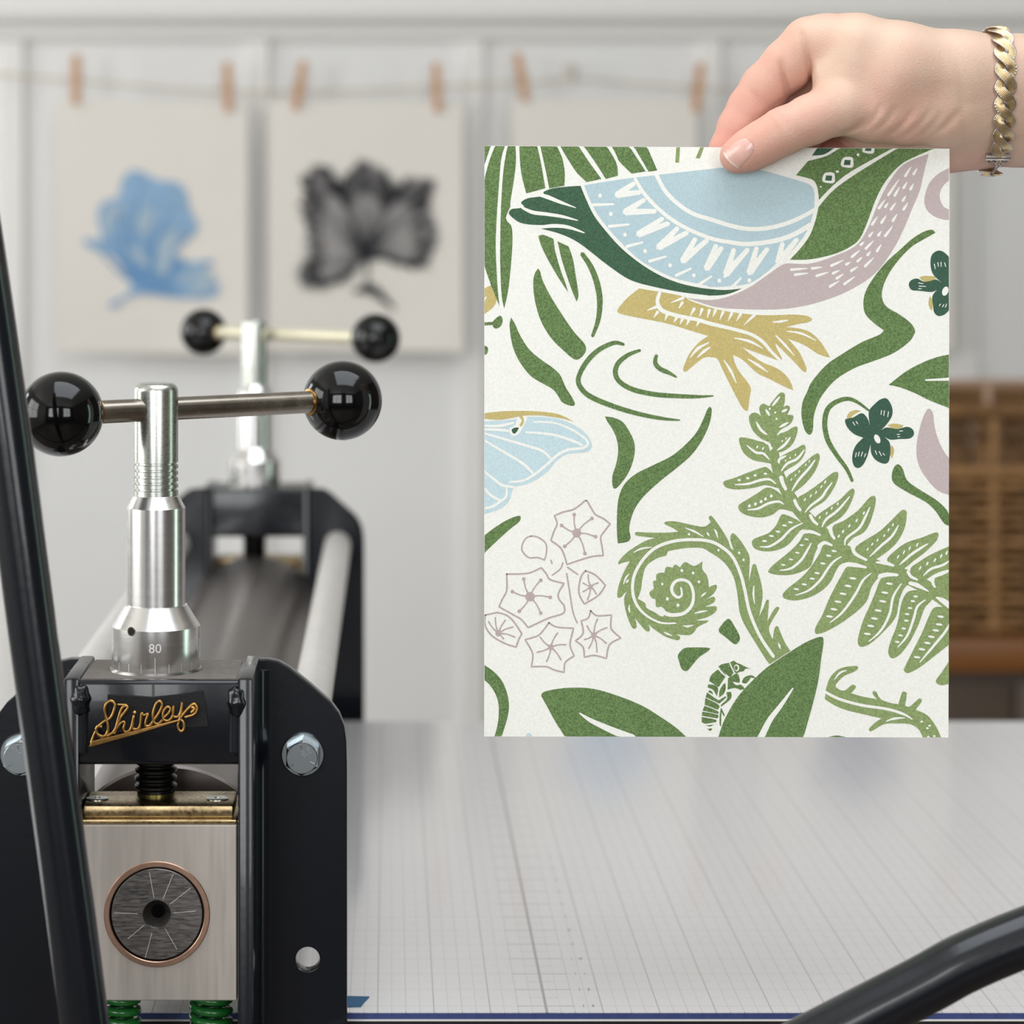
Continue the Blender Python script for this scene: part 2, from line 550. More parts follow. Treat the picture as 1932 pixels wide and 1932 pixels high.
# upper roller with its axle
rz = P(0, 1725, 1.09).z
rx = P(296, 0, 1.09).x
roller = obj('roller', lathe([(0, 1.150), (.0494, 1.150), (.0505, 1.1515), (.0505, mirror_y(1.1515)), (.0494, mirror_y(1.150)), (0, mirror_y(1.150))], 128, (rx, 0, rz), 'y'), M_roller, press, 30)
# lower drive roller under the bed
obj('drive_roller', lathe([(0, 1.155), (.0605, 1.155), (.0605, mirror_y(1.155)), (0, mirror_y(1.155))], 64, (rx, 0, BED - 0.0185 - 0.0606), 'y'), M_steel, press, 30)

def screw_unit(mir):
    y = Yax if not mir else FARC
    my = (lambda Y: mirror_y(Y)) if mir else (lambda Y: Y)
    s = F / Yax
    zz = lambda py: CZ - (py - VY) / s
    O = (SC, y, 0)
    # graduated collar
    zb = Z_bt + 0.0006
    collar = obj('graduated_collar', lathe([(0, zb), (.0190, zb), (.0191, zb + .0004), (.0191, zb + .0185), (.0188, zb + .0189), (.0135, zb + .0275), (.0129, zb + .0277), (0, zb + .0277)], 96, O), M_alu, press, 25)
    obj('washer_ring', lathe([(.0185, zb - .0004), (.0202, zb - .0004), (.0200, zb + .0002), (.0185, zb + .0002)], 64, O), M_steel, collar, 40)
    # sleeve
    z0, z1 = zb + .0276, zz(957)
    obj('sleeve', lathe([(0, z0), (.0127, z0), (.0127, z1), (.0125, z1 + .0003), (.0100, z1 + .0050), (.0097, z1 + .0052), (0, z1 + .0052)], 96, O), M_alu, press, 25)
    # handle post with grooves and rounded top
    zt = zz(722)
    zc = z1 + .0050
    prof = [(0, zc), (.0096, zc)]
    for py in (922, 910, 898, 886, 874):
        zg = zz(py)
        prof += [(.0096, zg - .0006), (.0089, zg - .0004), (.0089, zg + .0004), (.0096, zg + .0006)]
    for i in range(8):
        t = i / 7 * HP
        prof.append((.0096 - .0036 * (1 - math.cos(t)), zt - .0036 + .0036 * math.sin(t)))
    prof.append((0, zt))
    post = obj('handle_post', lathe(prof, 80, O), M_zinc, press, 30)
    # threaded screw under the beam
    zs0, zs1 = Z_bb + .001, zz(1492) - .004
    prof = [(0, zs0)]
    n = 5
    for k in range(n):
        a = zs0 - (zs0 - zs1) * k / n * .8
        st = (zs0 - zs1) / n * .8
        prof += [(.0076, a), (.0092, a - st * .3), (.0092, a - st * .55), (.0076, a - st * .85)]
    prof += [(.0076, zs1 + .001), (0, zs1 + .001)]
    scr = obj('pressure_screw', lathe(prof[::-1], 48, O), M_thread, press, 30)
    zpl = P(0, 1520, 1.0935).z
    obj('screw_tip', lathe([(0, zpl), (.0078, zpl), (.0082, zpl + .001), (.0082, zs1 + .0002), (.0078, zs1 + .001), (0, zs1 + .001)], 48, O), M_oil, scr, 30)
    # T-handle
    if not mir:
        A, B = P(115, 781, 1.091), P(646, 755.5, 1.168)
    else:
        A, B = P(384, 626, 1.989), P(708.5, 638, 1.868)
    d = (B - A).normalized()
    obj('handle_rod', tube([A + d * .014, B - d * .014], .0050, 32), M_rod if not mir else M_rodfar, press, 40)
    for c, sg in ((A, 1), (B, -1)):
        r = .0180
        prof = []
        for i in range(33):
            t = math.pi * (i / 32) * 0.905
            prof.append((r * math.sin(t), -r * math.cos(t)))
        prof.append((.0052, prof[-1][1]))
        me = lathe(prof, 64)
        q = Vector((0, 0, 1)).rotation_difference(d * sg)
        me.transform(Matrix.Translation(c) @ q.to_matrix().to_4x4())
        knob = obj('ball_knob', me, M_black, press, 40)
        # brass insert in the mouth of the knob
        h = r * .948
        prof = [(.0050, h - .001), (.0060, h - .001), (.0060, h + .0007), (.0050, h + .0009)]
        me = lathe(prof, 48)
        me.transform(Matrix.Translation(c) @ q.to_matrix().to_4x4())
        obj('brass_insert', me, M_badge, knob, 40)
    return collar, zb

col_near, zb = screw_unit(False)
screw_unit(True)

# markings of the near collar: graduation lines, numerals, shade disc of the set screw hole
def on_cyl(me, ang, z, r, off):
    """bend a flat mesh (x right, y up) on to the collar"""
    for v in me.vertices:
        a = ang + v.co.x / r
        v.co = Vector((SC + (r + off + v.co.z) * math.sin(a), Yax - (r + off + v.co.z) * math.cos(a), z + v.co.y))
    return me
ms = []
for k in range(20):
    h = .0068 if k % 4 == 0 else .0038
    ms.append(on_cyl(mesh([(-.00010, 0, 0), (.00010, 0, 0), (.00010, h, 0), (-.00010, h, 0)], [(0, 1, 2, 3)]), .07 + k * math.pi / 10, zb + .0006, .0191, .00004))
obj('graduation_lines', join_meshes(ms), M_engrave_l, col_near)
ms = []
for k, tx in enumerate(('80', '60', '40', '20', '0')):
    ms.append(on_cyl(text_mesh(tx, 0.0056), .07 + k * math.pi / 2.5, zb + .0112, .0191, .00005))
obj('numerals', join_meshes(ms), M_engrave_l, col_near)
hc = P(248, 1191, Yax - .016)
ang = math.asin((hc.x - SC) / .0191)
def disc_on(r0, r1, off, n=28):
    vs_ = [(r1 * math.cos(2 * math.pi * k / n), r1 * math.sin(2 * math.pi * k / n), 0) for k in range(n)]
    if r0 == 0: return on_cyl(mesh(vs_, [tuple(range(n))]), ang, hc.z, .0191, off)
    vs_ += [(r0 * math.cos(2 * math.pi * k / n), r0 * math.sin(2 * math.pi * k / n), 0) for k in range(n)]
    return on_cyl(mesh(vs_, [(k, (k + 1) % n, n + (k + 1) % n, n + k) for k in range(n)]), ang, hc.z, .0191, off)
o = obj('set_screw_hole_shade', disc_on(0, .00165, .00005), make_mat('collar_hole_shade', '#050505', .8), col_near)  # flat black disc paints the shade inside the hole
obj('hole_rim', disc_on(.00155, .0020, .00008), M_engrave, col_near)

# scribed line on the beam under the collar
xs = P(289, 0, 1.089).x
obj('scribed_line', box(xs - .00055, xs + .00055, Yf + .0006, Yf + .0014, Z(1318, 1.089), Z_bt - .0018), M_engrave, beam_near)

# bearing blocks
def bearing(mir):
    my = (lambda Y: mirror_y(Y)) if mir else (lambda Y: Y)
    def ybox(x0, x1, y0, y1, z0, z1, bev, seg=2):
        a, b = sorted((my(y0), my(y1)))
        return box(x0, x1, a, b, z0, z1, bev, seg)
    x0, x1 = FC - .0329, FC + .0329
    zt, zb_ = P(0, 1557, 1.09).z, P(0, 1889, 1.09).z
    ya, yb2 = sorted((my(1.0905), my(1.1425)))
    blk = obj('bearing_block', plate([(x0, zb_), (x1, zb_), (x1, zt), (x0, zt)], [circle(rx, rz, .0212, 72)], ya, yb2, .0005), M_block, press, 30)
    zt2 = P(0, 1520, 1.0935).z
    zm = zt + (zt2 - zt) * .27
    obj('brass_slide', ybox(x0 + .0002, x1 - .0002, 1.0915, 1.140, zt + .0001, zm, .0004), M_brassbar, blk, 40)
    bar = obj('brass_bar', ybox(x0 + .0004, x1 - .0018, 1.0935, 1.1225, zm, zt2, .0008), M_brassbar, blk, 40)
    for px in (188, 413):
        sx = P(px, 0, 1.115).x
        scw = obj('countersunk_screw', lathe([(0, zt2 - .001), (.0048, zt2 - .001), (.0048, zt2 + .0004), (.0042, zt2 + .0006), (.0014, zt2 + .0006), (.0011, zt2 - .0002), (0, zt2 - .0002)], 32, (sx, my(1.1066), 0)), M_zinc, blk, 30)
    c = (rx, 0, rz)
    f = lambda lst: [(r, my(y)) for r, y in lst]
    obj('bushing', lathe(f([(.0200, 1.0912), (.0200, 1.0900), (.0203, 1.0897), (.0221, 1.0897), (.0224, 1.0900), (.0224, 1.0906), (.0211, 1.0906), (.0211, 1.1420), (.0200, 1.1420), (.0200, 1.0900)]), 96, c, 'y'), M_bronze, blk, 30)
    obj('bushing_gap', lathe(f([(.0192, 1.0930), (.0201, 1.0930)]), 96, c, 'y'), M_thread, blk)
    obj('axle_end', lathe(f([(.0056, 1.0905), (.0060, 1.0899), (.0190, 1.0899), (.0193, 1.0902), (.0193, 1.1420), (0, 1.1420)]), 96, c, 'y'), M_axle, blk, 25)
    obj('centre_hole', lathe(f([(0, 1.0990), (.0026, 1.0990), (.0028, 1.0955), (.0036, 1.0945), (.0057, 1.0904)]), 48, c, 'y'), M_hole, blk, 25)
    obj('hole_shade_disc', lathe(f([(0, 1.0952), (.0029, 1.0952)]), 24, c, 'y'), M_holeshade, blk)  # black disc standing for the shade deep in the hole
    # radial witness scratches on the axle end
    ms = []
    for a, r0, r1 in ((100, .007, .018), (68, .007, .0185), (38, .007, .018), (5, .007, .0165), (-60, .007, .017), (-105, .008, .019), (-140, .007, .016), (178, .008, .018)):
        cs, sn = math.cos(math.radians(a)), math.sin(math.radians(a))
        p, q = Vector((rx + r0 * cs, my(1.08985), rz + r0 * sn)), Vector((rx + r1 * cs, my(1.08985), rz + r1 * sn))
        w = Vector((-sn, 0, cs)) * .00009
        ms.append(mesh([p - w, p + w, q + w, q - w], [(0, 1, 2, 3)]))
    obj('witness_marks', join_meshes(ms), M_engrave_l, blk)
    # springs that lift the block
    for px in (225, 398):
        sx = P(px, 0, 1.115).x
        path = []
        zs0 = zb_ - .0002; L = .052; turns = 11
        for i in range(turns * 28 + 1):
            t = i / (turns * 28)
            a = 2 * math.pi * turns * t
            path.append((sx + .0078 * math.cos(a), my(1.116) + .0078 * math.sin(a), zs0 - .0019 - t * L))
        obj('spring', tube(path, .0018, 10, up0=(0, 0, 1)), M_green, press, 180)
    obj('lower_block', ybox(x0, x1, 1.0905, 1.1425, Z_low + .02, zb_ - L - .004, .0007), M_block, press, 40)
bearing(False)
bearing(True)

# bed: steel plate, pale strip, blue mat core and printed cutting-mat face
BX0, BX1 = -0.62, 0.86
BY0, BY1 = 1.160, 1.852
obj('bed_plate', box(BX0 + .004, BX1 - .004, BY0 + .003, BY1 - .003, BED - .0175, BED - .0040, .0004), M_dark, press)
obj('pale_strip', box(BX0 + .001, BX1 - .001, BY0 - .0008, BY1 + .0008, BED - .0039, BED - .0031, .0002), M_whiteedge, press)
obj('mat_core', box(BX0, BX1, BY0, BY1, BED - .0030, BED - .0004), M_blue, press)

def grid_material():
    m = bpy.data.materials.new('printed_grid_mat')
    m.use_nodes = True
    nt = m.node_tree
    b = nt.nodes['Principled BSDF']
    N, L = nt.nodes.new, nt.links.new
    tc = N('ShaderNodeTexCoord')
    sp = N('ShaderNodeSeparateXYZ')
    L(tc.outputs['Object'], sp.inputs[0])
    def math_(op, a, b_=None, c_=None):
        n = N('ShaderNodeMath'); n.operation = op
        for i, v in enumerate((a, b_, c_)):
            if v is None: continue
            if isinstance(v, (int, float)): n.inputs[i].default_value = v
            else: L(v, n.inputs[i])
        return n.outputs[0]
    INCH = 0.0254
    X0 = (1032 - VX) / F * 1.160
    Y0 = 1.1695
    u = math_('DIVIDE', math_('SUBTRACT', sp.outputs['X'], X0), INCH)
    v = math_('DIVIDE', math_('SUBTRACT', sp.outputs['Y'], Y0), INCH)
    def line(q, period, phase, halfw):
        # 1 on a line of the given spacing
        f = math_('PINGPONG', math_('SUBTRACT', q, phase), period / 2)
        return math_('LESS_THAN', f, halfw / INCH)
    def dash(q, period, duty):
        f = math_('FRACT', math_('DIVIDE', q, period))
        return math_('LESS_THAN', f, duty)
    mul = lambda a, c: math_('MULTIPLY', a, c)
    mx = lambda a, c: math_('MAXIMUM', a, c)
    marks = mul(line(u, 1, 0, .00028), .55)
    marks = mx(marks, mul(mul(line(u, 1, .5, .00026), dash(v, .125, .5)), .55))
    marks = mx(marks, mul(mul(line(u, .5, .25, .00022), dash(v, .0625, .5)), .40))
    marks = mx(marks, mul(line(v, 1, 0, .00026), .34))
    marks = mx(marks, mul(mul(line(v, 1, .5, .00024), dash(u, .3, .5)), .30))
    marks = mx(marks, mul(mul(line(v, .25, .125, .00020), dash(u, .125, .55)), .12))
    au = math_('ABSOLUTE', u)
    marks = mx(marks, mul(math_('LESS_THAN', au, .00065 / INCH), .72))
    marks = mx(marks, mul(mul(line(v, 1, 0, .00045), math_('LESS_THAN', au, .5)), .75))
    marks = mx(marks, mul(mul(line(v, .5, 0, .00035), math_('LESS_THAN', au, .25)), .5))
    marks = mx(marks, mul(mul(line(v, .125, 0, .00022), math_('LESS_THAN', au, .2)), .22))
    nz = N('ShaderNodeTexNoise'); nz.inputs['Scale'].default_value = 9
    L(tc.outputs['Object'], nz.inputs['Vector'])
    mr = N('ShaderNodeMapRange'); mr.inputs['To Min'].default_value = .96; mr.inputs['To Max'].default_value = 1.04
    L(nz.outputs['Fac'], mr.inputs['Value'])
    base = N('ShaderNodeVectorMath'); base.operation = 'SCALE'
    base.inputs[0].default_value = srgb('#dbd8da')[:3]
    L(mr.outputs[0], base.inputs['Scale'])
    mix = N('ShaderNodeMix'); mix.data_type = 'RGBA'
    L(marks, mix.inputs['Factor'])
    L(base.outputs[0], mix.inputs[6])
    mix.inputs[7].default_value = srgb('#3c3a44')
    L(mix.outputs[2], b.inputs['Base Color'])
    b.inputs['Roughness'].default_value = 0.30
    b.inputs['Specular IOR Level'].default_value = 0.5
    b.inputs['Coat Weight'].default_value = 1.0
    b.inputs['Coat Roughness'].default_value = 0.10
    b.inputs['Coat IOR'].default_value = 1.85
    return m
M_grid = grid_material()
matface = obj('cutting_mat_face', box(BX0, BX1, BY0 + .0001, BY1 - .0001, BED - .0004, BED), M_grid, press)
M_num = make_mat('printed_numeral', '#4a4852', 0.5)
for k in range(13):
    tm = text_mesh('   '.join(list(str(13 - k))) if k < 4 else str(13 - k), 0.0052)
    xx = (1032 - VX) / F * 1.160 + .0193
    yy = 1.1695 + k * .0254
    for v in tm.vertices: v.co = Vector((xx + v.co.x * .62, yy + v.co.y * 1.0, BED + .00004))
    obj('ruler_numeral', tm, M_num, matface)

# hook-tape patch and brass script badge on the beam
def C6(x, y, Y): return P(100 + x * .18634, 1280 + y * .18634, Y)
yb = Yf + .0008
pp = [(555, 160), (800, 170), (1000, 185), (1250, 160), (1520, 115), (1550, 300), (1575, 480), (1300, 490), (900, 520), (570, 520), (560, 330)]
out = [(C6(x, y, yb).x, C6(x, y, yb).z) for x, y in pp]
felt = obj('hook_tape', plate(out, [], yb - .0016, yb + .0002, 0.0002), M_felt, beam_near, 40)
yb -= .0030
strokes = [
 ([(492, 492), (462, 480), (440, 512), (452, 562), (500, 588), (545, 562), (560, 500), (545, 420), (525, 330), (538, 262), (585, 228), (628, 262), (616, 335), (580, 400), (510, 440), (445, 500)], 15),
 ([(545, 582), (620, 532), (680, 405), (728, 340), (758, 292), (722, 280), (690, 322), (660, 420), (624, 560)], 14),
 ([(636, 515), (695, 445), (728, 450), (716, 512), (742, 542), (792, 500), (822, 372), (808, 495), (846, 512), (882, 480), (898, 356), (918, 372), (962, 362), (942, 430), (940, 478), (982, 478)], 13),
 ([(982, 478), (1022, 425), (1088, 325), (1106, 262), (1075, 230), (1040, 270), (1014, 360), (1020, 432), (1060, 462), (1112, 418)], 14),
 ([(1112, 405), (1180, 340), (1186, 302), (1150, 290), (1115, 350), (1120, 410), (1160, 427), (1212, 380), (1226, 272), (1216, 368), (1250, 390), (1290, 350), (1312, 240)], 13),
 ([(1312, 240), (1292, 380), (1266, 480), (1290, 532), (1326, 510), (1320, 440), (1292, 402), (1380, 292), (1428, 258), (1462, 300), (1432, 360), (1335, 392)], 14),
 ([(385, 650), (415, 570), (448, 505)], 10), ([(655, 265), (745, 268)], 10),
 ([(822, 350), (828, 345), (832, 352)], 20), ([(1400, 290), (1432, 310), (1400, 345)], 18)]
ms = []
for pts, w in strokes:
    path = crom([C6(x, y, yb) for x, y in pts], 6)
    ms.append(tube(path, w * 1.22 * .18634 / F * 1.087, 8, up0=(0, 1, 0)))
ul = [(362, 690), (395, 632), (850, 520), (1290, 408), (1295, 425), (850, 562), (410, 684)]
ms.append(plate([(C6(x, y, yb).x, C6(x, y, yb).z) for x, y in ul], [], yb - .001, yb + .0012, .0003))
badge = obj('script_badge', join_meshes(ms), M_badge, beam_near, 60)
badge['label'] = 'brass script badge reading Shirley'

# star wheel in front of the near frame: hub on the drive roller axis, five spokes
WY = 1.0
hub = Vector((P(232, 0, WY).x, WY, P(0, 2535, WY).z))
obj('wheel_hub', lathe([(0, WY - .03), (.030, WY - .03), (.034, WY - .026), (.034, WY + .026), (.030, WY + .03), (.016, WY + .03), (.016, 1.155), (0, 1.155)], 64, (hub.x, 0, hub.z), 'y'), M_paint, press, 30)
def spoke(pts, r, name='spoke'):
    path = crom([hub] + [P(x, y, WY) for x, y in pts], 8)
    obj(name, tube(path, r, 32), M_paint, press, 60)
spoke([(160, 1932), (102, 1495), (60, 1180), (15, 835), (-24, 560), (-60, 330), (-105, 100)], 93 / 2 / F * WY)
spoke([(900, 2290), (1250, 2120), (1473, 1998), (1600, 1932), (1740, 1860), (1819, 1817), (1932, 1769), (2080, 1716), (2260, 1655)], .0112)
for a in (-47, -119, 169):
    d = Vector((math.cos(math.radians(a)), 0, math.sin(math.radians(a))))
    obj('spoke', tube([hub, hub + d * .2, hub + d * .42], .0098, 32), M_paint, press, 60)

# stand that carries the press
M_stand = M_paint
for s in (-1, 1):
    for yy in (1.117, FARC):
        x = FC + s * .062
        obj('stand_leg', box(x - .022, x + .022, yy - .022, yy + .022, 0, Z_low + .001, .002), M_stand, press, 40)
    obj('stand_rail', box(FC + s * .062 - .015, FC + s * .062 + .015, 1.139, FARC - .022, .12, .16, .002), M_stand, press, 40)
obj('axle_journal', lathe([(0, 1.095), (.016, 1.095), (.016, mirror_y(1.095)), (0, mirror_y(1.095))], 32, (rx, 0, BED - 0.0185 - 0.0606), 'y'), M_steel, press, 40)

# scrap of blue masking tape on the bed edge
M_tape = make_mat('blue_masking_tape', '#2f5f86', 0.7, noise=0.12, nscale=200)
tp = [P(600, 1880, 1.1815), P(697, 1880.5, 1.1815), P(682, 1900, 1.1668), P(600, 1902, 1.1668)]
tp = [(640, 1880), (697, 1881.5), (690, 1889), (686, 1893), (681, 1900), (640, 1901)]
def bedpt(px, py):
    Y = (CZ - BED) * F / (py - VY)
    return (P(px, py, Y).x, Y)
loop = [bedpt(*p) for p in tp]
n = len(loop)
verts = [(x, y, BED + .0001) for x, y in loop] + [(x, y, BED + .0004) for x, y in loop]
faces = [tuple(range(n - 1, -1, -1)), tuple(range(n, 2 * n))] + [(i, (i + 1) % n, n + (i + 1) % n, n + i) for i in range(n)]
bm = bmesh.new(); bm.from_mesh(mesh(verts, faces))
tag(obj('masking_tape', bm_mesh(bm), M_tape), 'scrap of blue masking tape stuck near the front edge of the press bed', 'tape')
# ------------------------------------------------------------------ the printed sheet
YS = 1.127                                     # depth of the sheet
SHEET = [(914, 275), (1791.5, 280.5), (1789.5, 1391.5), (913.5, 1389.5)]

def ink(name, color, amp=0.10, warm=0.0, rough=0.75):
    """flat print with the fine grain of textured stock"""
    m = bpy.data.materials.new(name)
    m.use_nodes = True
    nt = m.node_tree
    b = nt.nodes['Principled BSDF']
    N, L = nt.nodes.new, nt.links.new
    tc = N('ShaderNodeTexCoord')
    nz = N('ShaderNodeTexNoise'); nz.inputs['Scale'].default_value = 1500; nz.inputs['Detail'].default_value = 1
    L(tc.outputs['Object'], nz.inputs['Vector'])
    mr = N('ShaderNodeMapRange')
    mr.inputs['From Min'].default_value = .3; mr.inputs['From Max'].default_value = .7
    mr.inputs['To Min'].default_value = 1 - amp; mr.inputs['To Max'].default_value = 1 + amp
    L(nz.outputs['Fac'], mr.inputs['Value'])
    sc = N('ShaderNodeVectorMath'); sc.operation = 'SCALE'
    sc.inputs[0].default_value = srgb(color)[:3]
    L(mr.outputs[0], sc.inputs['Scale'])
    L(sc.outputs[0], b.inputs['Base Color'])
    bp = N('ShaderNodeBump'); bp.inputs['Distance'].default_value = .00004
    L(nz.outputs['Fac'], bp.inputs['Height'])
    L(bp.outputs[0], b.inputs['Normal'])
    b.inputs['Roughness'].default_value = rough
    b.inputs['Specular IOR Level'].default_value = .25
    return m

INK = {'W': ink('sheet_white', '#efefe8', .045), 'G': ink('leaf_green_ink', '#657f4e', .34), 'D': ink('bird_green_ink', '#41614a', .22),
       'F': ink('fern_green_ink', '#8b9d68', .18), 'B': ink('sky_blue_ink', '#b4cbd2', .06), 'M': ink('mauve_ink', '#c0b1b0', .06),
       'O': ink('ochre_ink', '#c4b375', .10), 'L': ink('pale_blue_ink', '#c2d8de', .07), 'P': ink('thin_mauve_ink', '#b9a8a6', .08),
       'T': ink('teal_ink', '#3d5c4b', .15)}

sheet_e = thing('art_print', P(1352, 1391, YS), 'large white sheet printed with green fern, leaf and bird pattern, held up by a hand', 'art print')
TH = .00045
c3 = [P(x, y, YS) for x, y in SHEET]
vv = [c + Vector((0, 0, 0)) for c in c3] + [c + Vector((0, TH, 0)) for c in c3]
bm = bmesh.new(); bm.from_mesh(mesh(vv, [(0, 1, 2, 3), (7, 6, 5, 4), (0, 4, 5, 1), (1, 5, 6, 2), (2, 6, 7, 3), (3, 7, 4, 0)]))
obj('paper_sheet', bm_mesh(bm), INK['W'], sheet_e)

K = 460 / 1932
CROP = {'A': (900, 260), 'B': (1340, 260), 'C': (900, 620), 'D': (1340, 620), 'E': (900, 940), 'F': (1340, 940)}

def parse(s, crop):
    """'x,y' tokens in a crop's frame; a leading letter changes the crop, a trailing ! marks a corner"""
    out = []
    for tk in s.split():
        if tk[0].isalpha(): crop = tk[0]; tk = tk[1:]
        corner = tk.endswith('!')
        x, y = tk.rstrip('!').split(',')
        ox, oy = CROP[crop]
        p = (ox + float(x) * K, oy + float(y) * K, 0)
        out.append(p)
        if corner: out.append(p)
    return out

def clampS(p):
    x = min(max(p[0], 914.2), 1790.2)
    t = (x - 914) / 877
    y = min(max(p[1], 275.4 + 5.5 * t), 1389.2 + 2 * t)
    return x, y

class Motif:
    def __init__(self, name):
        self.name, self.v, self.f, self.mi, self.mats, self.count = name, [], [], [], [], 0
    def depth(self, layer):
        # every piece of print lies a hair above the one before it
        self.count = (self.count + 1) % 15
        return YS - .00003 - .000025 * layer - .0000015 * self.count
    def mat(self, c):
        if c not in self.mats: self.mats.append(c)
        return self.mats.index(c)
    def add(self, pts, c, layer):
        pts = [clampS(p) for p in pts]
        q = [pts[0]]
        for p in pts[1:]:
            if abs(p[0] - q[-1][0]) + abs(p[1] - q[-1][1]) > .05: q.append(p)
        if abs(q[0][0] - q[-1][0]) + abs(q[0][1] - q[-1][1]) < .05: q.pop()
        if len(q) < 3: return
        y = self.depth(layer)
        b = len(self.v)
        for px, py in q:
            w = P(px, py, YS); self.v.append((w.x, y, w.z))
        self.f.append(tuple(range(b, b + len(q)))); self.mi.append(self.mat(c))
    def poly(self, crop, c, s, layer=1, n=5):
        self.add(crom(parse(s, crop), n, True), c, layer); return self
    def stroke_pts(self, pts, c, w, layer=2, n=6):
        """w: widths (px) from start to end, spread evenly"""
        path = crom(pts, n) if len(pts) > 2 else [Vector(pts[0]).lerp(Vector(pts[1]), k / 6) for k in range(7)]
        m = len(path)
        L, R = [], []
        for i, p in enumerate(path):
            t = (path[min(i + 1, m - 1)] - path[max(i - 1, 0)])
            if t.length < 1e-9: continue
            t.normalize()
            u = i / (m - 1) * (len(w) - 1)
            k = min(int(u), len(w) - 2) if len(w) > 1 else 0
            hw = (w[k] + (w[k + 1] - w[k]) * (u - k)) / 2 if len(w) > 1 else w[0] / 2
            nn = Vector((-t.y, t.x, 0))
            L.append(p + nn * hw); R.append(p - nn * hw)
        t0 = (path[1] - path[0]).normalized(); t1 = (path[-1] - path[-2]).normalized()
        capA = [path[0] - t0 * (w[0] * .4)]; capB = [path[-1] + t1 * (w[-1] * .4)]
        # quads, so that long bent strokes never cross themselves
        y = self.depth(layer)
        b = len(self.v); mi = self.mat(c)
        Lq = capA + L + capB; Rq = capA + R + capB
        for l, r in zip(Lq, Rq):
            for q in (l, r):
                px, py = clampS(q); wv = P(px, py, YS); self.v.append((wv.x, y, wv.z))
        for i in range(len(Lq) - 1):
            a = b + 2 * i
            if i == 0: self.f.append((a, a + 2, a + 3))
            elif i == len(Lq) - 2: self.f.append((a, a + 2, a + 1))
            else: self.f.append((a, a + 2, a + 3, a + 1))
            self.mi.append(mi)
    def stroke(self, crop, c, s, *w, layer=2, n=6):
        self.stroke_pts(parse(s, crop), c, [x * K for x in w], layer, n); return self
    def closed(self, crop, c, s, w, layer=2):
        p = parse(s, crop); path = crom(p, 5, True); path.append(path[0])
        self.stroke_pts(path, c, [w * K], layer, 1); return self
    def dot(self, crop, c, x, y, rx, ry=None, rot=0, layer=2):
        ry = ry or rx
        ox, oy = CROP[crop]; a = math.radians(rot)
        pts = []
        for k in range(14):
            t = 2 * math.pi * k / 14
            dx, dy = rx * math.cos(t), ry * math.sin(t)
            pts.append((ox + (x + dx * math.cos(a) - dy * math.sin(a)) * K, oy + (y + dx * math.sin(a) + dy * math.cos(a)) * K, 0))
        self.add(pts, c, layer); return self
    def build(self):
        me = mesh(self.v, self.f)
        for c in self.mats: me.materials.append(INK[c])
        me.polygons.foreach_set('material_index', self.mi)
        return obj(self.name, me, None, sheet_e)

# palm leaves at the top left
m = Motif('printed_palm_leaf')
m.poly('A', 'G', '55,60! 110,60! 58,215!')
m.poly('A', 'G', '145,60! 222,60! 190,180 170,420 155,650 148,850 155,1050 164,1200 178,1335! 160,1290 110,1165 80,1080 55,1000! 55,345! 75,260 105,160')
m.poly('A', 'G', '245,60! 305,60! 308,200 290,350 265,500 265,545! 232,618 236,655 268,690! 279,740 280,850 265,1050 245,1220 215,1352! 195,1250 185,1050 183,850 190,550 205,300 225,150')
m.poly('A', 'G', '335,60! 475,60! 503,180 542,400! 390,441! 352,290 338,150')
m.poly('A', 'G', '500,60! 630,60! 672,150 690,230 696,300 692,380! 572,402! 542,250 515,130')
m.poly('A', 'G', '662,60! 802,60! 880,180 986,326! 868,351! 790,275 730,185 690,120')
m.poly('A', 'G', '842,60! 1022,60! 1080,150 1110,220 1117,300! 1020,326! 940,200')
m.poly('A', 'G', '1062,60! 1202,60! 1337,266! 1225,284! 1130,190 1110,150 1085,100')
m.poly('A', 'G', '1238,60! 1343,60! 1428,258! 1360,269!')
m.build()
m = Motif('printed_twig')
m.poly('A', 'F', '1580,60! 1609,60! 1601,196! 1570,196!').poly('A', 'F', '1775,60! 1804,60! 1766,165! 1732,160!')
m.build()

# bird: tail, wing, mauve underside
m = Motif('printed_bird_tail')
m.poly('A', 'D', '820,380! 700,388 590,403 525,432 545,458 480,468 400,480 349,512 372,545 330,558 275,565 252,598 290,640 350,675 450,690 600,690! 505,719! 640,755 740,795 820,842 900,902 1000,982 1150,1090 1250,1140 1400,1180 1600,1220 1800,1245 '
       'B0,1250 100,1245 180,1225 250,1194! 120,1206 0,1198 A1750,1185 1600,1150 1450,1090 1300,1000 1150,880 1030,750 930,620 870,500', 1)
m.stroke('A', 'W', '480,448 560,470 660,510 785,555', 20, 34, 26, 4).stroke('A', 'W', '355,552 440,590 560,606 680,625 800,655', 18, 30, 28, 24, 6)
m.stroke('A', 'W', '470,712 600,698 720,708 850,753', 22, 30, 28, 8)
m.build()
m = Motif('printed_bird_wing')
m.poly('A', 'B', '848,376! 1100,335 1400,297 1848,247 B60,238 240,235 420,260 600,310 740,352 800,382 822,425 826,490 822,560 800,655 745,775 640,900 520,1000 440,1070 340,1140 250,1166 100,1180 0,1180 '
       'A1800,1166 1600,1122 1450,1060 1300,975 1170,860 1050,730 950,600 890,480', 1)
m.stroke('A', 'W', '1420,290 1490,420 1600,530 1720,605 B0,645 150,693 300,722 450,716 600,680 720,630 830,570', 32, 32, 34, 34, 32)
m.stroke('A', 'W', '1252,325 1330,450 1480,600 1650,712 B0,795 150,826 300,842 500,818 650,772 795,690', 28, 30, 30, 34, 38, 40)
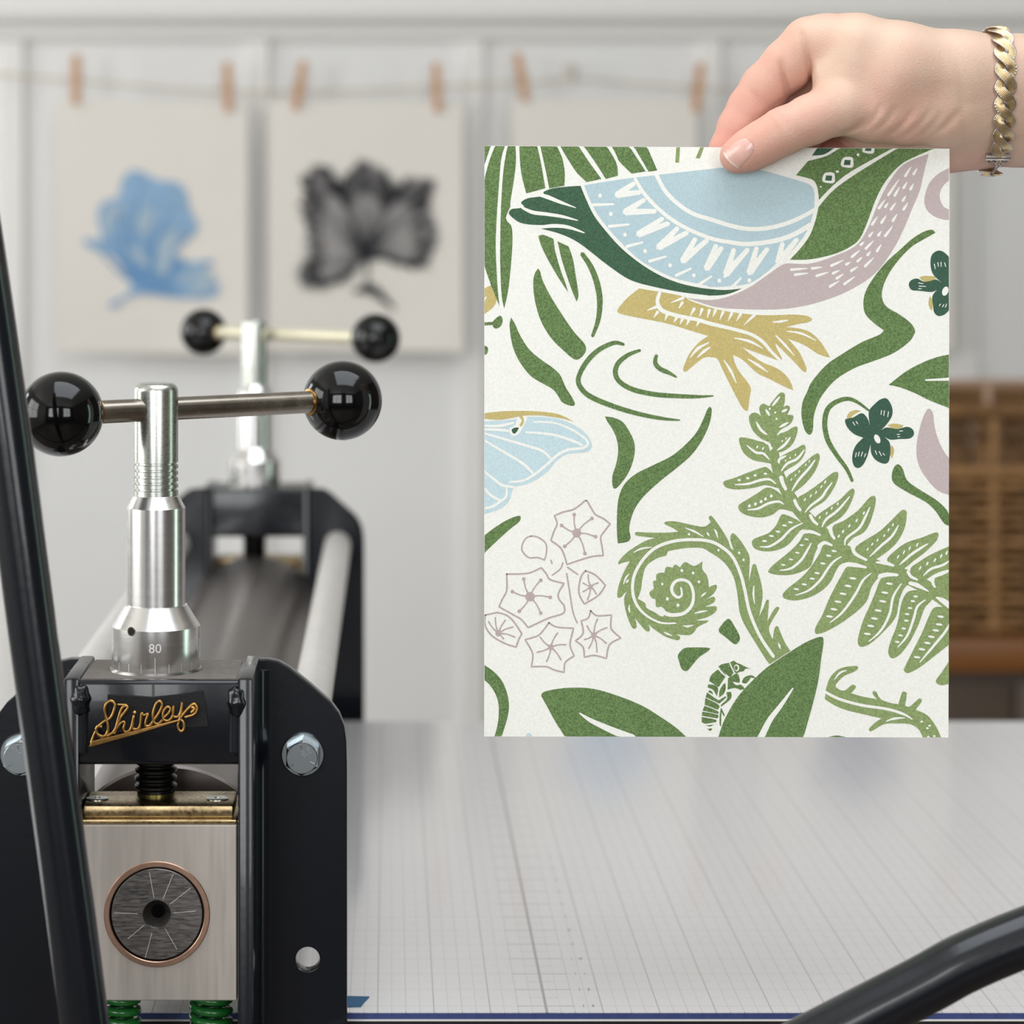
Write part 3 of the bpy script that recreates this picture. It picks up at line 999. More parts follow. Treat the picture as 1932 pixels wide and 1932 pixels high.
for tip, e1, e2 in (((1110, 452), (1245, 362), (1290, 432)), ((1175, 588), (1325, 492), (1412, 582)), ((1280, 765), (1470, 640), (1515, 680)), ((1440, 868), (1590, 715), (1665, 752)),
                    ((1632, 975), (1730, 800), (1822, 812)), ((1820, 1035), (1895, 852), (1938, 872)), ((1975, 1080), (2035, 885), (2145, 885)), ((2160, 1070), (2215, 872), (2300, 880)), ((2388, 988), (2420, 835), (2535, 805))):
    m.stroke('A', 'W', '%d,%d %d,%d' % (tip + e1), 54, 36)
    m.stroke('A', 'W', '%d,%d %d,%d' % (tip + e2), 54, 38)
for x, y in ((975, 458), (1060, 603), (1172, 768), (1332, 897), (1530, 1010), (1718, 1090), (1920, 1132), (2158, 1130)): m.dot('A', 'W', x, y, 15, 17)
for s in ('915,532 1082,526', '1045,702 1205,686', '1185,862 1312,828', '1365,978 1500,940', '1575,1092 1695,1036', '1745,1172 1860,1096', '2010,1195 2092,1110', '1960,1100 1985,1085'): m.stroke('A', 'W', s, 26, 16)
m.build()
m = Motif('printed_mauve_tail')
m.poly('B', 'M', '1730,128! 1690,290 1660,420 1600,560 1530,730 1440,900 1300,1080 1100,1210 900,1290 700,1340 500,1360 200,1355 20,1335 -185,1268! 0,1285 150,1255 300,1190 420,1110 560,1012 620,994! 800,995 1000,930 1130,870 1200,800 1260,690 1330,520 1400,380 1500,240 1600,175')
for s in ('1545,305 1590,230;1610,290 1640,240;1410,455 1495,330;1460,460 1500,390;1530,400 1560,350;1585,410 1610,365;1335,560 1385,490;1385,550 1410,515;1430,570 1470,515;1525,500 1550,460;1530,570 1565,515;1280,690 1325,625;'
          '1355,675 1395,615;1445,660 1480,605;1260,780 1290,745;1330,775 1355,740;1385,780 1445,700;1190,850 1220,825;1230,880 1295,815;1320,900 1355,845;1120,945 1185,890;1245,930 1270,900;1165,980 1205,945;1225,1020 1295,950;'
          '955,1015 1055,970;1075,1005 1110,985;1115,1055 1170,1020;970,1075 1025,1050;1000,1115 1055,1080;1060,1160 1145,1100;945,1180 1020,1135;640,1045 770,1035;805,1035 885,1025;670,1085 775,1072;840,1095 935,1065').split(';'):
    m.stroke('B', 'W', s, 22, 18, 6)
m.build()
m = Motif('printed_body_leaf')
m.poly('B', 'G', '680,296! 775,184! 850,165 930,140 1030,80! 1450,80! 1250,190 1080,290 960,390 861,493! 855,430 838,365 800,328')
m.poly('B', 'G', '858,548! 960,430 1100,322 1300,195 1490,80! 1785,80! 1600,160 1500,220 1400,330 1320,470 1240,680 1190,790 1130,850 1000,915 800,962 630,966! 720,870 790,770 832,660')
m.poly('B', 'D', '850,80! 985,80! 900,132 805,141!')
for x, y, s in ((940, 318, 1), (1087, 195, 1), (1255, 85, .95)):
    m.poly('B', 'W', ' '.join('%d,%d' % (x + dx * s, y + dy * s) for dx, dy in ((-40, -28), (-14, -44), (36, -40), (47, -12), (38, 40), (-40, 34), (-52, 8))), 2)
    m.poly('B', 'D', ' '.join('%d,%d!' % (x + dx * s, y + dy * s) for dx, dy in ((-22, -20), (26, -18), (22, 22), (-30, 20))), 3)
m.dot('B', 'W', 876, 388, 7).dot('B', 'W', 1007, 268, 13, 10).dot('B', 'W', 1171, 134, 11, 12)
m.build()
m = Motif('printed_mauve_ring')
m.poly('B', 'M', '1905,232! 1800,290 1730,370 1697,480 1710,560 1770,620 1850,648 1905,652! 1905,572! 1850,545 1820,480 1825,420 1860,365 1905,332!')
m.build()

# long S-shaped leaf
m = Motif('printed_curved_leaf')
m.poly('B', 'G', '1785,752! 1755,728 1690,745 1600,800 1500,890 1400,980 1300,1100 1230,1220 1213,1320 1232,1400 1300,1470 1375,1525! 1340,1560 1200,1620 1050,1710 920,1800 805,1932 '
       'D770,495 732,580 722,680 740,780 768,832 798,836 815,790 820,700 850,600 900,510 1000,400 1150,310 1300,255 1450,195 1570,110 B1615,1560 1622,1525 1590,1470 1500,1400 1400,1340 1362,1270 1370,1180 1420,1070 1500,960 1600,860 1700,800')
m.build()

def violet(m, crop, sil, ochre, cx, cy, rx, ry, rot, ticks):
    for s in ochre: m.poly(crop, 'O', s, 1)
    m.poly(crop, 'T', sil, 2)
    m.dot(crop, 'W', cx, cy, rx, ry, rot, 3)
    for s in ticks: m.stroke(crop, 'W', s, 7, 5, layer=3)
m = Motif('printed_violet')
violet(m, 'B', '1905,958! 1850,905 1800,895 1755,930 1745,1000 1765,1080 1835,1150! 1790,1123 1740,1135 1690,1140 1640,1115 1590,1130 1573,1165 1595,1205 1660,1212 1750,1222 1795,1206! 1760,1255 1765,1330 1775,1385 1810,1412 1860,1398 1905,1350!',
       ['1655,1105! 1700,1094 1788,1098! 1770,1130 1700,1142', '1740,1258 1730,1320 1755,1368 1764,1300'], 1862, 1215, 24, 38, 20,
       ['1775,1000 1783,1040', '1803,988 1808,1020', '1828,985 1830,1020', '1857,990 1866,1022', '1650,1150 1688,1156', '1655,1175 1708,1178', '1650,1195 1675,1195', '1815,1330 1825,1315', '1840,1340 1852,1318', '1862,1342 1874,1315'])
m.build()
m = Motif('printed_violet')
m.stroke('D', 'G', '1125,1208 1080,1110 1000,1000 930,880 907,750 930,640 1000,580 1090,556 1170,585 1258,650', 24, 34, 40, 42, 38, 30, 16, layer=1)
violet(m, 'D', '1265,768! 1256,660 1300,600 1350,560 1400,555 1440,620 1440,690 1400,755 1352,806! 1400,783 1480,795 1560,778 1605,800 1613,840 1580,870 1500,875 1430,880 1380,858! 1420,900 1428,960 1415,1050 1375,1070 1310,1040 1275,985 1270,918! 1245,1010 1210,1080 1170,1105 1135,1080 1125,1010 1150,930 1212,864! 1140,835 1085,780 1070,720 1130,705 1200,670 1245,710',
       ['1080,706! 1100,665 1150,645 1197,653! 1140,680 1112,713!', '1402,764! 1460,752 1532,766! 1510,788 1450,793', '1436,920! 1458,965 1440,1030! 1425,990'], 1323, 874, 22, 38, -25,
       ['1357,648 1352,682', '1380,650 1375,690', '1412,658 1406,700', '1130,740 1146,766', '1155,735 1170,756', '1500,812 1526,810', '1480,838 1503,838', '1485,856 1503,857', '1157,983 1150,1018', '1180,978 1172,1012', '1207,978 1195,1012', '1232,990 1220,1017',
        '1307,968 1320,998', '1338,973 1357,1008', '1368,988 1383,1004'])
m.build()
m = Motif('printed_broad_leaf')
m.poly('D', 'G', '1905,203! 1800,225 1680,270 1550,340 1413,446! 1500,465 1620,510 1740,570 1905,634!')
m.stroke('D', 'W', '1705,408 1905,400', 12, 26)
m.build()
m = Motif('printed_mauve_petal')
m.poly('D', 'M', '1725,635 1765,670 1775,760 1800,860 1850,970 1905,1040! 1905,1322! 1800,1280 1700,1170 1645,1060 1633,950 1650,830 1680,720')
m.build()
m = Motif('printed_stalk')
m.poly('D', 'G', '1490,1075 1525,1110 1560,1200 1650,1270 1780,1350 1860,1420 1900,1485! 1900,1565! 1850,1540 1780,1440 1700,1370 1560,1295 1460,1230 1438,1170 1455,1100')
m.build()

# lily-like leaves and tendrils at the left
m = Motif('printed_lance_leaf')
m.poly('A', 'G', '485,776! 530,770 606,801! 620,900 660,1040 700,1150 722,1225! 640,1100 570,980 510,860')
m.poly('A', 'G', '638,820! 725,860! 760,960 780,1080 800,1200 803,1260 790,1298! 760,1230 720,1120 670,960')
m.build()
m = Motif('printed_lance_leaf')
m.poly('A', 'G', '480,1040 450,1100 447,1200 465,1320 510,1460 590,1590 690,1690 770,1755 820,1745 862,1690 850,1630 770,1540 680,1410 580,1250 520,1130 500,1060')
m.build()
m = Motif('printed_tendril')
m.stroke('A', 'G', '832,918 900,1020 950,1150 973,1290 960,1440 915,1572', 34, 44, 48, 46, 38, 24)
m.build()
m = Motif('printed_lance_leaf')
m.poly('C', 'G', '270,-88! 258,-20 280,130 330,250 420,370 530,440 600,480 640,530 672,580 720,605 765,612 775,590 750,540 700,460 660,370 600,310 500,240 410,160 340,50 300,-40')
m.build()
m = Motif('printed_flower_bud')
m.poly('A', 'O', '50,1197! 110,1170 150,1170 165,1210 160,1270 130,1340 50,1403!')
m.stroke('A', 'W', '50,1290 75,1260', 22, 8, layer=2)
m.stroke('A', 'G', '50,1475 135,1470', 25, 25, layer=1)
m.poly('A', 'G', '130,1450 180,1410 203,1440 190,1490 150,1512 125,1490').poly('A', 'G', '50,1645! 80,1655 88,1685 75,1715 50,1720!')
m.build()
m = Motif('printed_tendril')
m.stroke('C', 'G', '1163,126 1085,113 960,172 860,275 802,400 835,485 920,550 1100,622 1300,680 1480,714 1608,725', 22, 36, 40, 38, 40, 42, 38, 30, 10)
m.build()
m = Motif('printed_tendril')
m.stroke('C', 'G', '1292,172 1200,207 1120,272 1096,350 1130,420 1230,480 1400,520 1600,535 1750,539 1872,533', 22, 36, 40, 38, 40, 38, 30, 10)
m.build()
m = Motif('printed_tendril')
m.stroke('C', 'G', '1422,212 1412,270 1450,318 1520,350 1580,384', 26, 38, 36, 14)
m.build()
m = Motif('printed_lance_leaf')
m.poly('C', 'G', '1012,696! 1080,705 1155,740 1210,820 1245,900 1250,980 1230,1070 1190,1160 1130,1240 1095,1268 1075,1250 1072,1170 1100,1080 1118,980 1110,890 1080,810 1035,740')
m.build()
m = Motif('printed_lance_leaf')
m.poly('C', 'G', '1845,620 1860,650 1840,760 1780,890 1700,1000 1600,1090 1450,1210 1320,1330 1250,1430 1215,1530 1207,1600 1217,1660 1190,1690 1115,1702! 1108,1600 1110,1450 1125,1330 1170,1230 1260,1150 1400,1080 1540,1010 1650,920 1740,820 1800,700 1825,640')
m.build()
m = Motif('printed_lance_leaf')
m.poly('C', 'G', '50,1645! 150,1570 250,1510 320,1485 345,1490 335,1530 260,1590 150,1690 50,1786!')
m.build()
m = Motif('printed_lance_leaf')
m.poly('E', 'G', '50,1316! 140,1380 210,1470 250,1600 245,1720 192,1900! 135,1900! 165,1780 172,1650 150,1560 100,1480 50,1436!')
m.build()

# ochre branch
m = Motif('printed_branch')
m.poly('A', 'O', '1285,1193! 1400,1212 1560,1240 1645,1262 1700,1295 B0,1345 150,1378 350,1402 500,1405 650,1400 760,1410 806,1435 780,1460 700,1475 600,1500! 700,1510 790,1540 860,1600 910,1670 950,1742! 860,1715 740,1640 615,1592! '
       '700,1690 750,1790 763,1838 742,1855 660,1770 580,1690 520,1630! D520,140 545,190 568,240 540,252 450,220 340,180 255,150! 330,210 420,270 510,305 590,360 640,430 658,490! 600,465 530,430 450,390 370,350 260,250 180,208! 195,270 230,340 300,430 322,480 310,560 300,640 280,650 250,620 200,530 150,430 95,320 60,245 20,228 '
       'B-48,1742 A1720,1800 1660,1850 1633,1840 1650,1780 1690,1700 1760,1620 1832,1570! 1700,1530 1500,1470 1300,1430 1140,1395 1113,1368 1140,1325 1200,1260')
m.stroke('A', 'W', '1448,1225 1430,1300 1470,1370 1600,1412 1750,1442 B0,1472 200,1520 330,1560 420,1620 480,1690 565,1775', 26, 34, 30, 30, 26, 26, 22)
for s, w in (('B495,1460 560,1455 615,1445', (8, 20, 8)), ('B605,1533 720,1550 838,1606', (6, 20, 6)), ('B520,1567 590,1640 667,1727', (10, 22, 5)), ('D188,74 310,100 418,157', (6, 24, 5)), ('D108,250 160,330 207,432', (6, 24, 5)), ('D298,240 380,290 457,346', (6, 24, 5)),
             ('A1688,1742 1750,1670 1838,1622', (6, 26, 6)), ('A1743,1742 1800,1690 1850,1658', (6, 26, 6))):
    m.stroke('A', 'W', s, *w)
for s in ('1348,1368 1425,1338;1400,1425 1432,1378;1535,1307 1635,1268;1598,1352 1628,1305;1690,1412 1722,1352;1762,1417 1784,1356;1825,1425 1842,1362;1868,1420 1890,1365;1923,1440 1950,1378;1988,1452 2020,1388;2056,1452 2090,1394;2115,1482 2200,1402;'
          '1488,1448 1506,1400;1560,1462 1582,1425;1608,1478 1628,1436;1660,1484 1678,1446;1740,1494 1757,1456').split(';'):
    m.stroke('A', 'W', s, 5, 16, 26)
m.build()

# moth wing at the left edge
m = Motif('printed_moth_wing')
m.poly('C', 'L', '50,735! 200,728 300,718 380,700 500,700 640,715 760,760 850,820 900,890 908,940 880,975 800,985 700,1000 620,1060 560,1130 480,1190 400,1230 330,1245 290,1252! 275,1300 250,1370 180,1430 50,1472!', 1)
for s in ('50,828 200,870 400,930 520,970 585,1030', '50,880 200,970 350,1060 420,1120 450,1160', '50,1125 130,1190 200,1240 295,1256', '385,820 600,840 760,890 835,925', '450,740 600,745 730,790 830,850 880,905 840,945 720,960 640,1000 560,1070 450,1160 360,1205 260,1215',
          '55,1262 110,1320 185,1362', '235,1265 230,1330 180,1372 120,1410 50,1427', '50,770 180,770 290,745', '50,800 150,800 250,810'):
    m.stroke('C', 'W', s, 14, 20, 22, 16)
m.poly('C', 'W', '265,835 258,790 300,765 325,700 400,690 370,770 335,830 290,850', 2)
m.poly('C', 'O', '50,671! 200,655 400,652 600,668 700,700 768,740! 680,712 500,687 370,690 300,702 180,722 50,712!', 3)
m.stroke('C', 'O', '345,690 363,730 345,768', 26, 18, 22, layer=3)
m.poly('C', 'T', '285,828 274,802 298,785 332,784! 320,810 302,830', 3)
m.build()
m = Motif('printed_petal_tip')
m.poly('E', 'L', '380,1900! 398,1862 425,1866 448,1900!', 1)
m.build()

# outlined blossoms
for sil, cx, cy, cr, ends, dots in (
    ('865,18 900,70 940,130 1000,160 1055,205! 1010,260 980,310 990,380 1000,455! 920,460 830,485 712,525! 690,450 660,390 585,335! 610,260 635,200 612,140! 680,110 760,90 820,50', 790, 275, 36, ((770, 130), (910, 160), (940, 305), (855, 438), (695, 380), (670, 215)), 1),
    ('235,600! 330,600 420,590 510,550! 550,600 580,645 690,675! 650,740 645,790 690,850! 685,910 580,945 500,980 405,1025! 350,960 290,925 175,860! 200,800 235,730', 420, 780, 38, ((370, 640), (505, 650), (280, 740), (580, 785), (335, 895), (505, 910)), 1),
    ('65,925! 160,905! 240,930 300,990 355,1075! 330,1120 310,1180! 220,1150 120,1090 65,1010', 170, 1070, 25, ((90, 975), (145, 945), (225, 965), (285, 1020), (300, 1100), (210, 1115)), 0),
    ('570,985! 630,1020 765,1030! 740,1130 740,1180 770,1250! 700,1300 690,1380! 610,1360 550,1335 430,1335! 440,1230 380,1120! 480,1090 530,1040', 585, 1180, 22, ((640, 1065), (500, 1100), (475, 1220), (550, 1295), (665, 1280), (705, 1160)), 0),
    ('900,890! 950,930 1065,925! 1060,1020 1085,1060 1140,1108! 1050,1160 1025,1270! 930,1245 850,1260! 840,1180 780,1130! 840,1070 825,970! 880,950', 925, 1085, 22, ((955, 955), (870, 1010), (1030, 1025), (850, 1120), (1025, 1150), (885, 1190), (950, 1220)), 0),
    ('860,575! 940,610 1018,690! 960,770 850,838! 810,760 810,680 830,610', 900, 700, 18, ((880, 605), (840, 670), (960, 670), (840, 740), (875, 805), (945, 760)), 0)):
    m = Motif('printed_blossom')
    m.closed('E', 'P', sil, 13)
    m.dot('E', 'P', cx, cy, cr)
    for k, (x, y) in enumerate(ends):
        mxx, myy = (cx + x) / 2 + (y - cy) * .06, (cy + y) / 2 - (x - cx) * .06
        m.stroke('E', 'P', '%d,%d %d,%d %d,%d' % (cx, cy, mxx, myy, x, y), 16, 10, 13)
        if dots: m.dot('E', 'P', x, y, 15)
    m.build()
m = Motif('printed_blossom_stem')
m.closed('E', 'P', '430,300 490,312 545,360 550,430 535,490! 480,470 410,470 360,420 358,370 385,320', 12)
for s in ('715,545 800,605', '680,510 660,560 595,610', '710,595 735,750 760,900 795,990', '585,490 595,520'): m.stroke('E', 'P', s, 13, 11)
m.build()

# fiddlehead
m = Motif('printed_fiddlehead')
m.poly('E', 'F', '1412,316! 1330,340 1200,420 1130,490 1120,522 1160,510 1212,498! 1160,590 1120,700 1112,780 1140,785 1165,757 1187,742! 1165,800 1180,900 1215,1000 1240,1033 1265,1020 1254,952! 1300,1010 1345,1055 1370,1045 1358,1000! 1420,1050 1500,1100 1590,1125 1610,1100 1575,1078! 1680,1085 1720,1060 1750,1020 1820,985 1832,968 1780,970 1735,966! '
       '1830,940 1890,900 1900,865 1880,855 1805,861! 1870,830 1888,800 1870,780 1815,802! 1870,760 1900,710 1890,685 1838,704! 1825,620 1785,560 1788,500! 1730,535 1700,530 1650,505 1620,530 1608,547! 1570,525 1550,550! 1500,545 1485,588! 1425,600 1420,652! 1395,660 1402,715! 1365,750 1385,790 1415,802! 1420,860 1460,858! 1490,888 '
       '1470,938 1400,900 1345,870 1330,830 1273,796! 1300,720 1310,640 1340,540 1420,480 1500,455! 1512,420! 1650,395 1780,395 F0,430 90,490 150,560 190,640 215,760 230,890 245,940 270,1000 330,1100 430,1260 470,1315! 635,1210! 590,1140 555,1060 535,1015 510,1030 495,1118! 465,1040 490,970 545,880 530,860 500,890 453,972! 465,820 445,810 420,870 388,935! '
       '415,780 405,680 375,570 360,525 335,530 320,600 305,658! 310,560 310,460 270,380 220,310 185,278 165,290 160,330 186,412! 160,390 140,330 80,230 22,152 E1848,138 1836,158 1848,190 1800,225 1720,215 1580,185 1500,185 1488,205 1550,235 1595,266! 1500,272 1350,272 1262,268 1260,295 1330,305', 1, 4)
m.stroke('E', 'W', '1575,990 1450,985 1330,920 1258,830 1232,720 1250,600 1320,480 1420,390 1560,340 1720,328 F0,342 100,392 180,470 240,600 272,720 312,900 392,1090 502,1256', 12, 24, 25, 25, 25, 25)
m.stroke('E', 'W', '1455,880 1500,915 1560,925 1640,910 1700,850 1715,760 1690,680 1640,648 1580,655 1545,700 1550,750 1590,785 1622,765 1615,708', 34, 30, 26, 22, 24, 26, 22, 12, n=8)
for x, y, r in ((1623, 573, 11), (1712, 592, 10), (1468, 680, 9), (1508, 797, 12), (1592, 847, 12), (1758, 662, 10), (1680, 285, 9), (1913, 412, 9), (2078, 432, 9), (2112, 488, 9)): m.dot('E', 'W', x, y, r, r * 1.15)
for s in ('1240,430 1300,400 1385,388', '1160,680 1180,630 1205,600', '1180,672 1200,645', '1648,235 1720,262 1795,305', '1820,268 1840,300', '1208,845 1205,880 1212,905', '1480,1060 1510,1075 1545,1090', '1632,1010 1670,1015 1715,1005', '1722,912 1770,900 1825,890', '1775,780 1815,745', '2195,690 2190,760 2200,838', '2388,1145 2405,1195', '1880,245 1895,270 1908,315'):
    m.stroke('E', 'W', s, 5, 17, 5)
m.build()

# fern frond
m = Motif('printed_fern')
m.stroke('D', 'F', '540,620 510,760 500,870 505,960 525,1090 580,1240 690,1420 F850,240 1030,400 1280,530 1500,600 1720,710 1920,850', 30, 50, 64, 72, 80, 90, 100, 108, 112, 112, 110, 110, 110, layer=0)
for cr, s in (('D', '470,615 510,555 555,508 588,515 592,560 580,620 540,680 490,680'), ('D', '390,650 395,610 425,595 470,615 520,600 575,622! 610,608 632,630 610,682! 655,688 655,720 630,760 560,800 520,840 470,800 420,730'),
    ('D', '480,800! 440,740 400,690 350,665 310,690 310,740 340,810 400,870 470,900 520,900'), ('D', '515,895! 540,840 610,810 660,780 690,780 688,830 655,910 600,960 530,978'),
    ('D', '490,950! 450,910 380,890 300,868 240,862 228,890 250,960 290,1010 350,1045 430,1060 510,1075!'), ('D', '535,1075! 540,1030 600,990 680,950 735,920 755,940 745,1000 700,1060 620,1110 550,1150'),
    ('D', '515,1165! 450,1100 400,1105 300,1140 200,1180 120,1205 103,1225 130,1260 220,1275 350,1260 440,1240 550,1260'), ('D', '600,1275! 605,1180 680,1120 760,1050 830,995 862,995 865,1040 830,1130 760,1220 690,1280 640,1310'),
    ('D', '590,1335! 500,1270 440,1262 380,1300 300,1350 235,1390 222,1420 250,1460 330,1490 420,1495 500,1470 560,1430 680,1450'), ('D', '725,1450! 690,1350 760,1300 860,1230 960,1150 1000,1135 1015,1155 1000,1220 950,1310 900,1370 820,1420 740,1480'),
    ('D', '690,1515! 600,1475 560,1480 520,1560 460,1620 360,1660 330,1690 350,1740 430,1765 530,1755 620,1710 680,1640 740,1590 880,1635'), ('D', '855,1565! 830,1500 900,1440 1020,1360 1110,1275 1140,1275 1138,1320 1090,1430 1030,1500 950,1550 880,1600'),
    ('D', '995,1680! 970,1570 1060,1520 1170,1440 1250,1350 1290,1325 1312,1345 1300,1430 1260,1550 1210,1620 1130,1660 1060,1730'),
    ('F', '910,300! 800,280 745,280 700,350 620,430 520,510 470,560 465,590 540,608 650,605 750,570 800,530 830,440 870,380 970,390'), ('F', '990,395! 900,370 870,430 800,540 720,630 620,710 575,760 590,795 680,810 800,780 900,720 960,650 1000,570 1040,520 1130,490'),
    ('F', '1255,505! 1180,430 1150,390 1230,330 1330,270 1420,190 1510,100 1545,95 1557,120 1545,220 1500,320 1430,400 1320,480'), ('F', '1470,560! 1400,490 1470,410 1560,350 1680,310 1780,272 1808,285 1790,340 1700,430 1620,490 1530,560'),
    ('F', '1650,660! 1585,565 1660,500 1760,440 1905,375! 1905,560! 1800,590 1700,650'), ('F', '1785,715! 1775,640 1840,610 1905,580! 1905,770!'),
    ('F', '1260,555! 1150,540 1080,545 1040,610 990,700 940,800 890,920 840,1010 828,1055 850,1076 930,1050 1080,960 1230,830 1280,700 1350,590'), ('F', '1500,625! 1400,620 1350,640 1310,740 1260,860 1210,970 1175,1090 1170,1150 1200,1178 1270,1150 1380,1050 1470,940 1500,800 1540,710 1590,660'),
    ('F', '1750,750! 1650,730 1580,735 1540,770 1510,850 1480,1000 1430,1130 1410,1220 1440,1268 1500,1240 1580,1140 1650,1000 1700,870 1760,800'), ('F', '1905,862! 1830,860 1770,870 1730,940 1680,1060 1610,1200 1545,1330 1535,1365 1570,1385 1660,1340 1790,1240 1905,1150!'),
    ('F', '1905,1270! 1840,1370 1790,1440 1800,1470 1840,1482 1905,1465!')):
    m.poly(cr, 'F', s, 1)
for s in ('D492,612 550,540', 'D440,640 470,690', 'D565,660 610,640', 'D548,782 617,744', 'D365,740 400,800 450,840', 'D530,965 590,920 635,860', 'D290,925 360,980 420,990 466,1036', 'D425,897 468,918 478,966', 'D562,1128 610,1070 690,1030 745,960', 'D545,1068 548,1036 600,1008', 'D195,1236 300,1230 400,1200 470,1195 520,1230',
          'D645,1287 700,1200 780,1110 830,1040', 'D295,1436 380,1425 460,1385 540,1370 580,1390', 'D750,1456 800,1400 880,1340 920,1280 965,1220', 'D395,1728 470,1725 560,1670 640,1590 730,1540', 'D885,1572 920,1510 1010,1440 1105,1330', 'D1066,1717 1080,1660 1180,1580 1230,1490 1265,1415', 'F550,572 640,555 720,490 770,410 800,355',
          'F675,768 780,730 870,650 930,560 980,500 1040,462', 'F1265,462 1350,380 1440,300 1490,215', 'F1500,527 1600,440 1725,360', 'F1690,612 1750,560 1840,530 1905,490', 'F948,986 1050,900 1150,760 1210,650 1275,595', 'F1255,1136 1350,1050 1420,920 1450,780 1515,675', 'F1485,1180 1560,1090 1610,960 1640,860 1705,805', 'F1660,1300 1770,1170 1860,1060 1905,980'):
    m.stroke('D', 'W', s, 7, 19, 21, 19, 8, layer=2)
for s, w in (('D560,1175 575,1225 600,1275', (34, 30, 24)), ('D668,1358 685,1400 715,1440', (26, 26, 22)), ('D792,1478 815,1520 850,1552', (24, 24, 18)), ('D948,1585 962,1630 985,1665', (28, 26, 20)), ('F1125,385 1150,440 1240,490', (24, 28, 18)), ('F1315,508 1385,512 1455,535', (12, 34, 16)),
             ('F1565,580 1590,620 1640,645', (26, 24, 16)), ('F1580,672 1640,690 1730,738', (28, 36, 8)), ('F1790,785 1840,810 1905,855', (10, 40, 52)), ('F1765,640 1765,675 1782,705', (24, 22, 14)), ('D490,950 470,930', (14, 14)), ('F870,292 800,265 735,270', (16, 26, 26)), ('F965,374 905,352 860,385', (16, 28, 34)), ('F1235,548 1150,530 1075,528 1030,580', (16, 34, 36, 44)), ('F1485,608 1400,605 1340,620', (20, 34, 38))):
    m.stroke('D', 'W', s, *w, layer=2)
for cr, s, ax, ay in (('D', '372,937 418,950', 6, 14), ('D', '570,890 600,870', 5, 9), ('D', '675,1000 632,1022 597,1045', 5, 9), ('D', '230,1200 297,1185 355,1163 437,1150', 13, 9), ('D', '785,1050 757,1078 705,1132 675,1163 642,1195', 5, 12), ('D', '310,1405 358,1390 403,1370 437,1350 483,1327', 11, 13),
    ('D', '910,1215 880,1253 838,1298 797,1325 750,1355', 6, 15), ('D', '430,1683 485,1643 537,1608 588,1560 635,1535', 20, 8), ('D', '1010,1388 963,1422 922,1462 868,1495', 6, 13), ('D', '1217,1462 1160,1520 1103,1562 1052,1608 1018,1645', 7, 15), ('F', '762,325 725,372 690,432 640,485 578,528', 18, 7),
    ('F', '980,418 938,455 893,517 847,593 808,637 745,683 682,720', 22, 8), ('F', '1448,210 1413,250 1378,297 1325,333 1283,365 1247,403', 6, 14), ('F', '1640,368 1580,397 1535,427 1488,465', 6, 18), ('F', '1873,433 1830,457 1780,490 1720,517 1663,553', 7, 18),
    ('F', '1130,635 1092,695 1052,757 1012,820 980,880 945,937', 28, 9), ('F', '1420,677 1383,748 1367,817 1330,890 1300,953 1272,1012 1245,1075', 28, 9), ('F', '1628,778 1605,815 1582,870 1560,918 1553,970 1533,1032 1507,1087 1482,1138', 19, 8), ('F', '1825,938 1813,1000 1787,1047 1752,1098 1720,1147 1678,1197 1638,1260', 27, 9), ('D', '472,635 515,665 525,715', 8, 9)):
    for tk in s.split():
        x, y = tk.split(',')
        m.dot(cr, 'W', float(x), float(y), ax, ay, 25 if ax < ay else 8, 2)
m.build()

# broad leaves along the lower edge, thorny stem, small leaves
m = Motif('printed_broad_leaf')
m.poly('E', 'G', '508,1566! 530,1535 640,1510 780,1500 930,1512 1100,1560 1300,1640 1450,1730 1580,1820 1668,1902! 705,1902! 620,1770 560,1660')
m.stroke('E', 'W', '812,1702 900,1760 1050,1830 1230,1905', 8, 34, 50, 70)
m.build()
m = Motif('printed_broad_leaf')
m.poly('F', 'G', '870,1098 898,1130 880,1260 860,1420 820,1600 735,1905! 60,1905! 110,1760 200,1600 300,1480 450,1340 620,1225 760,1140', 4)
m.stroke('F', 'W', '655,1505 560,1640 470,1760 398,1905', 10, 34, 44, 56, layer=5)
m.build()
m = Motif('printed_leaf_tip')
m.poly('F', 'G', '900,1905! 1000,1880 1115,1905!')
m.build()
m = Motif('printed_small_leaf')
m.poly('E', 'G', '1592,1245 1640,1190 1720,1182 1838,1186 1830,1212 1760,1260 1700,1330 1660,1370 1620,1350 1600,1290')
m.build()
m = Motif('printed_small_leaf')
m.poly('F', 'G', '145,955 190,1010 235,1100 220,1145 190,1155 120,1100 68,1055 85,1010')
m.build()
m = Motif('printed_thorny_stem')
m.poly('F', 'F', '1160,1330 1170,1350 1140,1375 1060,1410 1000,1470 1000,1500 1060,1525 1120,1480 1150,1485 1150,1505 1118,1545! 1200,1570 1322,1592! 1290,1555 1290,1530 1315,1535 1350,1590 1420,1620 1490,1632! 1520,1540 1545,1535 1558,1555 1543,1642! 1580,1650 1650,1590 1675,1595 1670,1620 1628,1676! 1720,1720 1790,1810 1832,1905! 1688,1905! 1650,1830 1580,1790 1480,1785 1380,1790 1290,1840 1265,1845 1260,1825 1310,1775 1356,1745! 1250,1720 1050,1670 920,1600 912,1560 920,1500 950,1420 1010,1360 1080,1335')
m.stroke('F', 'W', '912,1535 1020,1590 1200,1640 1400,1670 1530,1710 1602,1752', 22, 22, 22, 22, 8)
m.stroke('F', 'W', '985,1435 1030,1382 1082,1364', 6, 18, 5).stroke('F', 'W', '1390,1768 1460,1746 1545,1740', 5, 20, 5)
for x, y in ((1675, 1770), (1738, 1802), (1720, 1822), (1775, 1885), (1728, 1890)): m.dot('F', 'W', x, y, 11, 8)
m.build()

